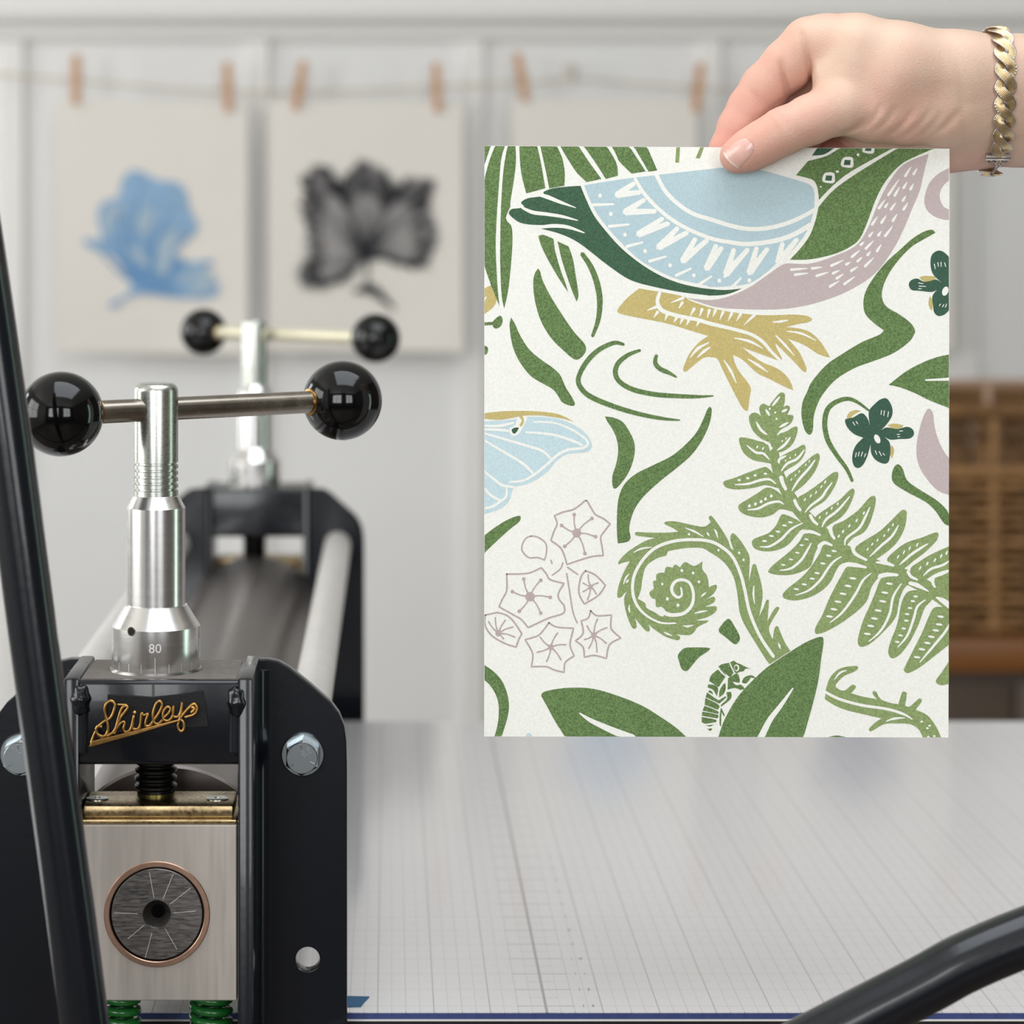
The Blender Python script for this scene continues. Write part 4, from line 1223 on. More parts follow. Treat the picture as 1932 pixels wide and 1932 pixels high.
# insect climbing the leaf; crop frame of its own
CROP['I'] = (1330, 1100)
m = Motif('printed_insect')
k2 = (130 / 837) / K
def I(s):
    out = []
    for tk in s.split():
        c = '!' if tk.endswith('!') else ''
        x, y = tk.rstrip('!').split(',')
        out.append('%.1f,%.1f%s' % (float(x) * k2, float(y) * k2, c))
    return ' '.join(out)
for s in ('160,1015! 210,985 295,968! 325,1030 352,1085! 310,1135 285,1130!', '305,965! 350,945 390,970 440,990 500,1020 555,1045! 495,1040 470,1070 420,1080 395,1095! 365,1085', '155,1050! 250,1140! 165,1265! 110,1230 50,1190! 75,1120', '280,1155! 370,1100! 405,1110 425,1195 410,1212! 330,1195! 380,1240 440,1235 490,1290! 430,1298! 360,1275 275,1295!',
          '40,1228! 130,1245 160,1290 145,1378! 100,1300 30,1268!', '170,1390! 180,1300 240,1215 252,1280 225,1350', '38,1320! 60,1302 90,1325 98,1355!', '25,1330! 165,1425! 245,1378! 258,1390 175,1465! 8,1385!', '5,1395! 170,1482 155,1540! -5,1478!', '-5,1490! 155,1555 160,1590! -30,1550!', '-30,1562! 155,1600 150,1645! -40,1610!',
          '-40,1625! 130,1660 130,1690! 10,1708 -40,1690!', '10,1730! 115,1718! 60,1745!', '25,1770! 90,1765! 68,1800!', '450,1200 475,1150 540,1120 590,1130 625,1165! 560,1150 540,1180 500,1218 465,1215', '260,1335 290,1322 318,1330 322,1385 290,1430 200,1500! 195,1480 270,1405', '195,1510! 240,1600! 235,1625! 200,1570! 195,1740! 178,1720 180,1600'):
    m.poly('I', 'G', I(s), 1, 4)
m.dot('I', 'W', 385 * k2, 1030 * k2, 32 * k2, 42 * k2, 0, 2).dot('I', 'G', 378 * k2, 1032 * k2, 20 * k2, 28 * k2, 0, 3)
m.stroke('I', 'W', I('298,965 325,1030 355,1088'), 14 * k2, 10 * k2).stroke('I', 'W', I('165,1035 210,1090 262,1118'), 8, 26 * k2, 8).stroke('I', 'G', I('185,1045 250,1110'), 8 * k2, 12 * k2, layer=3)
m.build()
# ------------------------------------------------------------------ the hand
HS = 632 / 1932
MM = HS / F * YS                                  # metres per crop pixel in the sheet's plane
def H(cx, cy, w=0.0):
    """crop pixel + millimetres behind the sheet -> world"""
    return P(1300 + HS * cx, HS * cy, YS + w / 1000)

# chains of tapering limbs: (crop x, crop y, mm behind sheet, radius mm)
ARM = [(3400, 500, 34, 33), (2500, 470, 12, 24), (1900, 432, 6, 17), (1550, 422, 2, 18), (1200, 385, -1, 19), (960, 305, 0, 16.5), (795, 262, 2, 13.6)]
ULN = [(3400, 785, 50, 31), (2500, 755, 30, 22), (1900, 738, 22, 16.2), (1640, 742, 22, 17.0), (1460, 765, 23, 16.8), (1250, 660, 30, 17), (1080, 480, 36, 14)]
MIDF = [(1900, 585, 12, 20), (1560, 580, 12, 21), (1250, 520, 12, 21), (1000, 420, 12, 17)]
THEN = [(1660, 610, 8, 15), (1440, 640, 3, 14.6), (1240, 655, -1, 13.4), (1050, 648, -5, 12.6), (880, 612, -9, 12.0)]
THUMB = [(880, 612, -9, 12.0), (700, 690, -11.2, 10.4), (545, 756, -12, 10.0), (430, 822, -10.5, 9.4), (345, 868, -9.2, 8.8), (278, 900, -8.0, 7.6)]
WEB = [(1120, 470, -4, 16), (900, 430, -4, 12), (800, 440, -5, 8)]
PALM = [(1000, 690, 26, 13.5), (1120, 740, 26, 14.5), (1300, 770, 26, 16)]
INDEX = [(795, 262, 2, 13.6), (700, 268, 3, 12.6), (575, 372, 5, 11.2), (440, 505, 8, 10.4), (352, 620, 9, 9.4), (285, 735, 9, 8.8), (228, 860, 8.5, 8.0), (196, 985, 8.0, 7.3)]
MID = [(905, 250, 16, 13.5), (600, 520, 27, 10), (470, 760, 24, 8.8), (400, 985, 8.6, 7.6)]
RING = [(1020, 320, 29, 13), (760, 590, 38, 9.8), (640, 800, 31, 8.6), (590, 1000, 8.6, 7.4)]
LITL = [(1130, 430, 38, 12), (930, 660, 46, 8.8), (850, 850, 36, 7.6), (800, 985, 8.0, 6.8)]

def to_mm(chain): return [(np.array(H(x, y, w)) * 1000, r) for x, y, w, r in chain]
def sd_cone(p, a, ra, b, rb):
    """rounded cone as a capsule whose radius varies along its axis"""
    ba = b - a
    t = np.clip(((p - a) @ ba) / (ba @ ba), 0, 1)
    t2 = t * t * (3 - 2 * t) * .5 + t * .5
    return np.linalg.norm(p - a - t[..., None] * ba, axis=-1) - (ra + (rb - ra) * t2)
def smin(a, b, k):
    h = np.clip(.5 + .5 * (b - a) / k, 0, 1)
    return b + (a - b) * h - k * h * (1 - h)
def sd_chain(p, ch, k):
    d = None
    for (a, ra), (b, rb) in zip(ch[:-1], ch[1:]):
        e = sd_cone(p, a, ra, b, rb)
        d = e if d is None else smin(d, e, k)
    return d
CH = {n: to_mm(c) for n, c in dict(arm=ARM, uln=ULN, midf=MIDF, palm=PALM, then=THEN, thumb=THUMB, web=WEB, index=INDEX, mid=MID, ring=RING, litl=LITL).items()}

# creases: polylines in crop pixels, (half width, depth) in mm
CREASE = [([(640, 185), (668, 250), (690, 340), (702, 430), (706, 490)], 1.5, 2.1), ([(700, 482), (620, 520), (560, 565), (480, 612)], 1.0, .5),
          ([(528, 355), (545, 430), (562, 500), (572, 565)], 1.3, 2.0), ([(872, 772), (930, 752), (985, 700)], 1.4, .8),
          ([(930, 760), (985, 730), (1040, 660)], 1.3, .62), ([(990, 745), (1060, 690), (1110, 600)], 1.4, .66), ([(1070, 760), (1140, 700), (1190, 620)], 1.4, .70),
          ([(1150, 780), (1230, 720), (1290, 640)], 1.4, .75), ([(1230, 790), (1320, 730), (1390, 640)], 1.5, .68), ([(1320, 785), (1400, 730), (1460, 650)], 1.6, .6), ([(1420, 770), (1500, 700), (1550, 640)], 1.6, .5),
          ([(1560, 590), (1620, 600), (1680, 590)], 2.2, .22), ([(1500, 215), (1545, 330), (1570, 480), (1580, 620), (1590, 760), (1610, 880), (1650, 935)], 2.0, .45), ([(1570, 640), (1500, 720), (1420, 770)], 1.8, .4),
          ([(475, 630), (530, 680), (552, 735)], 1.1, .32), ([(440, 650), (490, 715), (510, 770)], 1.0, .26), ([(500, 640), (560, 700), (590, 770)], 1.0, .20),
          ([(345, 520), (385, 570), (400, 640)], 1.3, .34), ([(540, 170), (575, 200), (600, 250)], 1.6, .25)]

def hand_sdf(p):
    d_arm = smin(smin(sd_chain(p, CH['arm'], 5), sd_chain(p, CH['uln'], 6), 9), sd_chain(p, CH['midf'], 5), 9)
    d = smin(d_arm, sd_chain(p, CH['then'], 4), 7)
    d = smin(d, sd_chain(p, CH['web'], 4), 6)
    d = smin(d, sd_chain(p, CH['palm'], 4), 3)
    d = smin(d, sd_chain(p, CH['thumb'], 3), 3.5)
    di = sd_chain(p, CH['index'], 3)
    d = smin(d, di, 2.2)
    d = smin(d, sd_chain(p, CH['mid'], 3), 1.6)
    d = smin(d, sd_chain(p, CH['ring'], 3), 1.6)
    d = smin(d, sd_chain(p, CH['litl'], 3), 1.6)
    # creases follow the lines seen on the near side of the hand
    m = np.abs(d) < 4
    if m.any():
        q = p[m]
        px = q[:, 0] / q[:, 1] * F + VX
        py = VY - (q[:, 2] - CZ * 1000) / q[:, 1] * F
        c = np.stack([(px - 1300) / HS, py / HS], -1) * (MM * 1000)
        front = 1 / (1 + np.exp((q[:, 1] - (YS * 1000 + 8)) / 3))
        add = np.zeros(len(q))
        for pts, w, dep in CREASE:
            pl = [Vector((x, y, 0)) for x, y in pts]
            pl = np.array([(v.x, v.y) for v in crom(pl, 4)]) * (MM * 1000)
            best = np.full(len(q), 1e9); along = np.zeros(len(q)); n = len(pl) - 1
            for i in range(n):
                ba = pl[i + 1] - pl[i]
                t = np.clip(((c - pl[i]) @ ba) / (ba @ ba), 0, 1)
                dd = np.linalg.norm(c - pl[i] - t[:, None] * ba, axis=-1)
                k = dd < best
                best[k] = dd[k]; along[k] = ((i + t) / n)[k]
            fade = np.sin(np.pi * np.clip(along * .9 + .05, 0, 1)) ** .6
            add += dep * fade * np.exp(-(best / w) ** 2)
        d = d.copy(); d[m] += add * front
    return d

def surface_nets(f, lo, hi, h):
    n = np.ceil((hi - lo) / h).astype(int) + 1
    xs = [lo[i] + h * np.arange(n[i]) for i in range(3)]
    val = np.empty(n)
    for i in range(n[0]):
        g = np.stack(np.meshgrid([xs[0][i]], xs[1], xs[2], indexing='ij'), -1).reshape(-1, 3)
        val[i] = f(g).reshape(n[1], n[2])
    s = val < 0
    corners = [(a, b, c) for a in (0, 1) for b in (0, 1) for c in (0, 1)]
    def sub(A, o): return A[o[0]:n[0] - 1 + o[0], o[1]:n[1] - 1 + o[1], o[2]:n[2] - 1 + o[2]]
    cnt = sum(sub(s, o).astype(int) for o in corners)
    act = (cnt > 0) & (cnt < 8)
    idx = np.full(act.shape, -1, int); ijk = np.argwhere(act); idx[act] = np.arange(len(ijk))
    acc = np.zeros((len(ijk), 3)); num = np.zeros(len(ijk))
    for o in corners:
        for ax in range(3):
            if o[ax]: continue
            o2 = list(o); o2[ax] = 1
            va = sub(val, o)[act]; vb = sub(val, o2)[act]
            k = (va < 0) != (vb < 0)
            t = np.where(k, va / np.where(k, va - vb, 1), 0)
            pt = np.tile(np.array(o, float), (len(ijk), 1)); pt[:, ax] += t
            acc[k] += pt[k]; num[k] += 1
    verts = lo + h * (ijk + acc / num[:, None])
    faces = []
    for ax in range(3):
        a1, a2 = (ax + 1) % 3, (ax + 2) % 3
        sl0 = [slice(None)] * 3; sl1 = [slice(None)] * 3
        sl0[ax] = slice(0, n[ax] - 1); sl1[ax] = slice(1, n[ax])
        e0, e1 = s[tuple(sl0)], s[tuple(sl1)]
        ch = np.argwhere(e0 != e1)
        ch = ch[(ch[:, a1] > 0) & (ch[:, a2] > 0) & (ch[:, a1] < n[a1] - 1) & (ch[:, a2] < n[a2] - 1)]
        def cell(d1, d2):
            q = ch.copy(); q[:, a1] -= d1; q[:, a2] -= d2
            return idx[q[:, 0], q[:, 1], q[:, 2]]
        quad = np.stack([cell(0, 0), cell(1, 0), cell(1, 1), cell(0, 1)], -1)
        inside = e0[tuple(ch.T)]
        quad[~inside] = quad[~inside][:, ::-1]
        faces.append(quad)
    return verts, np.concatenate(faces)

allp = np.array([q for c in CH.values() for q, r in c])
lo = allp.min(0) - np.array([12, 30, 30]); hi = allp.max(0) + np.array([45, 30, 45])
hv, hf = surface_nets(hand_sdf, lo, hi, 0.85)

M_skin = bpy.data.materials.new('skin')
M_skin.use_nodes = True
nt = M_skin.node_tree
b = nt.nodes['Principled BSDF']
at = nt.nodes.new('ShaderNodeAttribute'); at.attribute_name = 'tint'
tc = nt.nodes.new('ShaderNodeTexCoord')
n1 = nt.nodes.new('ShaderNodeTexNoise'); n1.inputs['Scale'].default_value = 90; n1.inputs['Detail'].default_value = 4
n2 = nt.nodes.new('ShaderNodeTexVoronoi'); n2.inputs['Scale'].default_value = 1100
nt.links.new(tc.outputs['Object'], n1.inputs['Vector']); nt.links.new(tc.outputs['Object'], n2.inputs['Vector'])
add = nt.nodes.new('ShaderNodeMath'); add.operation = 'MULTIPLY_ADD'
add.inputs[1].default_value = 0.55; add.inputs[2].default_value = -0.275
nt.links.new(n1.outputs['Fac'], add.inputs[0])
a2 = nt.nodes.new('ShaderNodeMath'); a2.operation = 'ADD'; a2.use_clamp = True
nt.links.new(add.outputs[0], a2.inputs[0]); nt.links.new(at.outputs['Fac'], a2.inputs[1])
mix = nt.nodes.new('ShaderNodeMix'); mix.data_type = 'RGBA'
mix.inputs[6].default_value = srgb('#d3b5a0'); mix.inputs[7].default_value = srgb('#cd8d7f')
nt.links.new(a2.outputs[0], mix.inputs['Factor'])
nt.links.new(mix.outputs[2], b.inputs['Base Color'])
b.inputs['Roughness'].default_value = .48
b.inputs['Specular IOR Level'].default_value = .35
b.inputs['Subsurface Weight'].default_value = .12
b.inputs['Subsurface Scale'].default_value = .003
b.inputs['Subsurface Radius'].default_value = (1, .4, .25)
bp = nt.nodes.new('ShaderNodeBump'); bp.inputs['Distance'].default_value = .00010
nt.links.new(n2.outputs['Distance'], bp.inputs['Height']); nt.links.new(bp.outputs[0], b.inputs['Normal'])

me = bpy.data.meshes.new('hand')
me.from_pydata([tuple(v) for v in hv / 1000], [], [tuple(int(i) for i in q) for q in hf])
me.update()
# rosier skin towards the finger ends and over the folded knuckle
tint = np.zeros(len(hv))
for n_, w_ in (('index', .95), ('thumb', .70), ('mid', .8), ('ring', .8), ('litl', .8)):
    ch = CH[n_]
    dd = sd_chain(hv, ch, 2)
    tip = ch[-1][0]; L = np.linalg.norm(ch[0][0] - tip)
    prox = np.clip(1.15 - np.linalg.norm(hv - tip, axis=1) / L, 0, 1)
    tint = np.maximum(tint, w_ * np.clip(1 - dd / 4, 0, 1) * (prox * .8 + .2))
tint = np.maximum(tint, .45 * np.exp(-(np.linalg.norm(hv - np.array(H(1150, 640, -10)) * 1000, axis=1) / 22) ** 2))
tint = np.maximum(tint, .5 * np.exp(-(np.linalg.norm(hv - np.array(H(1560, 900, 20)) * 1000, axis=1) / 18) ** 2))
attr = me.attributes.new('tint', 'FLOAT', 'POINT')
attr.data.foreach_set('value', tint.astype(np.float32))
hand = obj('person_hand', me, M_skin, None, 180)
tag(hand, 'bare hand with a braided bracelet, pinching the top edge of the printed sheet', 'hand')

# thumbnail laid on the thumb
bvh = BVHTree.FromPolygons([tuple(v) for v in hv / 1000], [tuple(int(i) for i in q) for q in hf])
M_nail = make_mat('nail', '#d9ada2', .25, noise=.04, nscale=300, coat=.3, spec=.5)
M_nailtip = make_mat('nail_tip', '#dcc8bf', .3, coat=.2)
tipc = Vector((232, 935)); basec = Vector((352, 818)); ax = (basec - tipc); perp = Vector((-ax.y, ax.x)).normalized()
NU, NV = 15, 13
verts, faces, fm = [], [], []
for i in range(NU):
    u = i / (NU - 1)
    for j in range(NV):
        v = j / (NV - 1) * 2 - 1
        wdt = 62 * (1 - .10 * u - .02 * (1 - u)) * math.sqrt(max(0.0, 1 - (max(0, u - .62) / .42) ** 2))
        sag = 12 * (v * v) * (1 if u < .3 else 0) * (1 - u / .3)
        c = tipc + ax * u + perp * (v * wdt) + ax.normalized() * sag
        px, py = 1300 + HS * c.x, HS * c.y
        o_ = Vector((0, 0, CZ)); d_ = (P(px, py, 1.0) - o_).normalized()
        hit = bvh.ray_cast(o_, d_)
        p0 = hit[0] if hit[0] is not None else P(px, py, YS - .008)
        nn = hit[1] if hit[0] is not None else Vector((0, -1, 0))
        if nn.y > 0: nn = -nn
        lift = .00045 - .00035 * abs(v) ** 3
        verts.append(p0 + Vector((0, -1, 0)) * lift + nn * .0001)
for i in range(NU - 1):
    for j in range(NV - 1):
        a = i * NV + j
        faces.append((a, a + 1, a + NV + 1, a + NV)); fm.append(1 if i < 1 else 0)
nm = mesh(verts, faces)
nail = obj('thumbnail', nm, [M_nail, M_nailtip], hand, 180)
nm.polygons.foreach_set('material_index', fm)

# ------------------------------------------------------------------ braided bracelet
M_gold = make_mat('gold_wire', '#e6cfa6', .30, 1.0, noise=.12, nscale=400)
M_silver = make_mat('silver_twisted_wire', '#cfc8c2', .28, 1.0, noise=.25, nscale=900, stretch=(1, 1, 1), bump=.0001)
M_silverd = make_mat('tarnished_silver', '#a39c98', .3, 1.0, noise=.2, nscale=500)
NR = 360
phis = [2 * math.pi * k / NR for k in range(NR)]
def ring_sdf_points():
    c_all = np.array([np.array(H(1738 - 14 * math.cos(f) + 18 * math.cos(f) ** 2, 585, 14)) * 1000 for f in phis])
    d_all = np.array([[0.0, -math.sin(f), math.cos(f)] for f in phis])
    lo_ = np.full(NR, 5.0); hi_ = np.full(NR, 60.0)
    for _ in range(26):
        mid_ = (lo_ + hi_) / 2
        ins = hand_sdf(c_all + d_all * mid_[:, None]) < 0
        lo_ = np.where(ins, mid_, lo_); hi_ = np.where(ins, hi_, mid_)
    r = hi_
    ker = np.exp(-np.linspace(-2, 2, 41) ** 2); ker /= ker.sum()
    r = np.maximum(r, np.convolve(np.concatenate([r[-20:], r, r[:20]]), ker, 'valid'))
    return c_all, d_all, r
c_all, d_all, r_all = ring_sdf_points()
# the clasp sits low on the near side; the braid runs from it over the top and round the back
zc_target = H(0, 878, 0).z
ringp = [Vector((c_all[k] + d_all[k] * (r_all[k] + 1.5)) / 1000) for k in range(NR)]
near = [k for k in range(NR) if 60 < k * 360 / NR < 178]
k0 = min(near, key=lambda k: abs(ringp[k].z - zc_target))
seq = [(k0 - i) % NR for i in range(NR - 34)]          # from the clasp upwards and round
cen = [ringp[k] for k in seq]; out = [Vector(d_all[k]) for k in seq]
slen = [0.0]
for a, c in zip(cen[:-1], cen[1:]): slen.append(slen[-1] + (c - a).length)
tot = slen[-1]
brace = thing('bracelet', ringp[k0], 'braided gold and silver wire bracelet worn on the wrist', 'bracelet')
def along(s):
    s = min(max(s, 0), tot - 1e-6)
    i = int(np.searchsorted(slen, s, side='right')) - 1
    i = min(max(i, 0), len(cen) - 2)
    t = (s - slen[i]) / max(slen[i + 1] - slen[i], 1e-9)
    return cen[i].lerp(cen[i + 1], t), out[i].lerp(out[i + 1], t).normalized()
PER = .0150; AMP = .0026; DEP = .0011
NS = 640
for st in range(2):
    strand = None
    for j in range(7):
        o_ = (j - 3) / 3 * .0019
        path = []
        for i in range(NS + 1):
            s = tot * i / NS
            ph = 2 * math.pi * s / PER + math.pi * st
            x = -AMP * math.sin(ph)
            dx = -AMP * math.cos(ph) * 2 * math.pi / PER
            # across-strand direction in the (along, sideways) plane
            L = math.hypot(1, dx); ps, pxx = -dx / L, 1 / L
            p, n_ = along(s + ps * o_ * .9)
            env = min(1, s / .004 + .55)
            path.append(p + Vector((1, 0, 0)) * ((x + pxx * o_) * env) + n_ * (.0012 + DEP * math.cos(ph) - abs(o_) * .10))
        edge = j in (0, 6)
        me_ = tube(path, [.00040 * (1 + .22 * math.sin(i * 2.2)) for i in range(NS + 1)] if edge else .00039, 6, up0=(1, 0, 0))
        if edge:
            wire = obj('edge_wire', me_, M_silver, brace, 180)
        else:
            obj('gold_wire', me_, M_gold, brace, 180)
# clasp bar and links
pb, nb = along(0)
tn = (cen[0] - cen[6]).normalized()
def local_box(c, ex, ey, ez, a, b_, d_):
    me_ = box(-a, a, -b_, b_, -d_, d_, min(a, b_, d_) * .35)
    M_ = Matrix((ex, ey, ez)).transposed().to_4x4()
    me_.transform(Matrix.Translation(c) @ M_)
    return me_
obj('clasp_bar', local_box(pb + nb * .0014 + tn * .0008 - Vector((.0012, 0, 0)), Vector((1, 0, 0)), tn, nb, .0054, .00085, .0012), M_silverd, brace, 40)
obj('clasp_ridge', local_box(pb + nb * .0022 + tn * .0012 - Vector((.0012, 0, 0)), Vector((1, 0, 0)), tn, nb, .0054, .0003, .0008), M_silver, brace, 40)
def ring(c, ex, ey, r1, r2, w, name, m_):
    path = [c + ex * (r1 * math.cos(2 * math.pi * k / 28)) + ey * (r2 * math.sin(2 * math.pi * k / 28)) for k in range(28)]
    obj(name, tube(path, w, 8, closed=True), m_, brace, 180)
X_ = Vector((1, 0, 0))
lc = pb + tn * .0036 + nb * .0010 - X_ * .0010
ring(lc, X_, tn, .0028, .0016, .0005, 'link', M_gold)
ring(lc + tn * .0018 - X_ * .0003, nb, tn, .0014, .0020, .00045, 'link', M_silver)
ring(lc + tn * .0020 + X_ * .0012, nb, tn, .0014, .0020, .00045, 'link', M_silver)
ring(lc - X_ * .0032 + tn * .0006, (X_ + nb * .5).normalized(), tn, .0012, .0013, .0005, 'link', M_silverd)
ring(lc + X_ * .0036 + tn * .0006, (X_ - nb * .5).normalized(), tn, .0012, .0013, .0005, 'link', M_silverd)
# fine chain that closes the gap under the wrist
gap = [ringp[(k0 + i) % NR] + Vector(d_all[(k0 + i) % NR]) * .0006 for i in range(2, 34)]
obj('safety_chain', tube(gap, [.0006 * (1 + .35 * math.sin(i * 2.4)) for i in range(len(gap))], 8), M_silverd, brace, 180)
# ------------------------------------------------------------------ drying line on the back wall
YL = 3.565
M_twine = make_mat('natural_twine', '#cbbda3', .8, noise=.15, nscale=300)
M_hook = make_mat('painted_hook', '#cdc6bc', .5)
M_peg = make_mat('beech_wood', '#c59670', .6, noise=.12, nscale=60, stretch=(1, 1, .15))
M_spring = make_mat('peg_wire', '#8e8276', .3, 1.0)
M_paper = make_mat('drying_paper', '#e6e1da', .8, noise=.01, nscale=20, spec=.2)
M_bluei = make_mat('blue_relief_ink', '#90b0cf', .7, noise=.10, nscale=40, spec=.2)
M_blued = make_mat('deep_blue_ink', '#6d97c2', .7, spec=.2)
M_bluel = make_mat('thin_blue_ink', '#a9bccb', .7, spec=.2)
M_blk = make_mat('black_relief_ink', '#26272c', .7, spec=.2)
M_gry = make_mat('thin_grey_ink', '#b0acab', .7, spec=.2)

rope = [(-420, 95), (-150, 128), (0, 141), (143, 152), (300, 166), (429, 173), (565, 174), (700, 170), (824, 164), (984, 157), (1080, 150), (1200, 158), (1317, 166), (1460, 172), (1620, 172), (1785, 164), (1932, 152), (2200, 128), (2500, 95)]
tag(obj('twine', tube(crom([P(x, y, YL) for x, y in rope], 8), .0016, 8), M_twine, None, 180), 'thin natural twine strung across the pale wall as a drying line', 'twine')
hk = P(1080, 134, YL)
path = crom([(hk.x, RY1 + .002, hk.z + .006), (hk.x, YL + .012, hk.z + .006), (hk.x, YL, hk.z - .006), (hk.x, YL - .006, hk.z - .014), (hk.x, YL - .003, hk.z - .017), (hk.x, YL - .012, hk.z - .010), (hk.x, YL - .012, hk.z + .002)], 6)
hook = thing('wall_hook', (hk.x, RY1, hk.z), 'small pale wall hook holding up the drying line between two pegs', 'hook')
obj('hook_wire', tube(path, .0026, 10), M_hook, hook, 180)
obj('hook_plate', lathe([(0, -.003), (.009, -.003), (.010, 0), (.010, .001), (0, .001)], 24, (hk.x, RY1, hk.z + .006), 'y'), M_hook, hook, 40)

def paper(name, x0, x1, y0, y1, tilt, label):
    e = thing(name, P((x0 + x1) / 2, y1, YL), label, 'art print')
    N = 8
    verts, faces = [], []
    tl = math.tan(math.radians(tilt))
    for side in (0, 1):
        for j in range(N + 1):
            for i in range(N + 1):
                px = x0 + (x1 - x0) * i / N; py = y0 + (y1 - y0) * j / N + (px - x0) * tl
                p = P(px, py, YL)
                bow = .006 * (j / N) ** 2 * math.sin(math.pi * i / N)
                verts.append((p.x, YL + .003 + bow + side * .0006, p.z))
    M1 = (N + 1) ** 2
    for j in range(N):
        for i in range(N):
            a = j * (N + 1) + i
            faces.append((a, a + 1, a + N + 2, a + N + 1)); faces.append((M1 + a, M1 + a + N + 1, M1 + a + N + 2, M1 + a + 1))
    rim = list(range(N + 1)) + [j * (N + 1) + N for j in range(1, N + 1)] + [N * (N + 1) + i for i in range(N - 1, -1, -1)] + [j * (N + 1) for j in range(N - 1, 0, -1)]
    for a, c in zip(rim, rim[1:] + rim[:1]): faces.append((a, M1 + a, M1 + c, c))
    bm = bmesh.new(); bm.from_mesh(mesh(verts, faces))
    obj('paper_sheet', bm_mesh(bm), M_paper, e, 40)
    return e

def flat(name, polys, mat, parent, lift):
    verts, faces = [], []
    for pts in polys:
        b = len(verts)
        for x, y in pts:
            p = P(x, y, YL); verts.append((p.x, YL + .0025 - lift - .000002 * (len(faces) % 60), p.z))
        faces.append(tuple(range(b, b + len(pts))))
    return obj(name, mesh(verts, faces), mat, parent)

def ribbon(pts, w):
    path = crom([(x, y, 0) for x, y in pts], 5) if len(pts) > 2 else [Vector((pts[0][0], pts[0][1], 0)), Vector((pts[1][0], pts[1][1], 0))]
    L, R = [], []; m = len(path)
    for i, p in enumerate(path):
        t = (path[min(i + 1, m - 1)] - path[max(i - 1, 0)]).normalized()
        u = i / (m - 1); k = u * (len(w) - 1); a = min(int(k), len(w) - 2)
        hw = (w[a] + (w[a + 1] - w[a]) * (k - a)) / 2
        L.append((p.x - t.y * hw, p.y + t.x * hw)); R.append((p.x + t.y * hw, p.y - t.x * hw))
    return L + R[::-1]

Q = 920 / 1932
def c3p(pts): return [(x * Q, 60 + y * Q) for x, y in pts]
# blue seaweed print
e = paper('hanging_print', 106, 468, 189, 664, 0.9, 'hanging print of a blue branching seaweed on white paper')
sil = c3p([(450, 1095), (430, 1075), (500, 1040), (520, 990), (500, 930), (440, 890), (340, 850), (335, 820), (400, 820), (385, 740), (400, 680), (470, 650), (480, 590), (530, 545), (590, 570), (640, 590), (700, 595), (740, 640), (750, 700), (785, 770), (760, 810), (700, 870), (740, 910), (850, 905), (800, 960), (870, 1010), (830, 1055), (700, 1055), (560, 1040), (490, 1060)])
flat('seaweed_print', [[(v.x, v.y) for v in crom([(x, y, 0) for x, y in sil], 4, True)]], M_bluei, e, .0)
r2 = random.Random(3)
def inside(x, y, poly):
    c = False; n = len(poly)
    for i in range(n):
        x1, y1 = poly[i]; x2, y2 = poly[i - 1]
        if (y1 > y) != (y2 > y) and x < (x2 - x1) * (y - y1) / (y2 - y1) + x1: c = not c
    return c
lt, dk = [], []
for pts, w in ((((560, 800), (575, 740), (600, 700)), (30, 60, 20)), (((640, 960), (660, 850), (700, 780)), (40, 70, 20)), (((520, 860), (560, 900), (590, 930)), (30, 40, 10)), (((430, 800), (430, 730), (480, 690)), (20, 50, 30)), (((760, 1000), (820, 980), (850, 960)), (30, 50, 20)), (((700, 1000), (760, 950), (800, 920)), (20, 24, 10)), (((740, 1040), (800, 1010), (850, 1000)), (20, 40, 10))):
    lt.append(ribbon(c3p(pts), [q * Q for q in w]))
flat('pale_fronds', lt, M_bluel, e, .0006)
for k in range(34):
    a = math.radians(-150 + 165 * k / 33 + r2.uniform(-3, 3)); L = r2.uniform(200, 520)
    b0 = (560, 1020)
    pts = []
    for t in (0, .3, .6, 1):
        pts.append((b0[0] + L * t * math.cos(a + .25 * t), b0[1] + L * t * math.sin(a + .25 * t)))
    pts = c3p(pts)
    while len(pts) > 1 and not inside(pts[-1][0], pts[-1][1], sil): pts.pop()
    if len(pts) > 1: dk.append(ribbon(pts, [8 * Q, 10 * Q, 7 * Q]))
flat('dark_fronds', dk, M_blued, e, .0003)
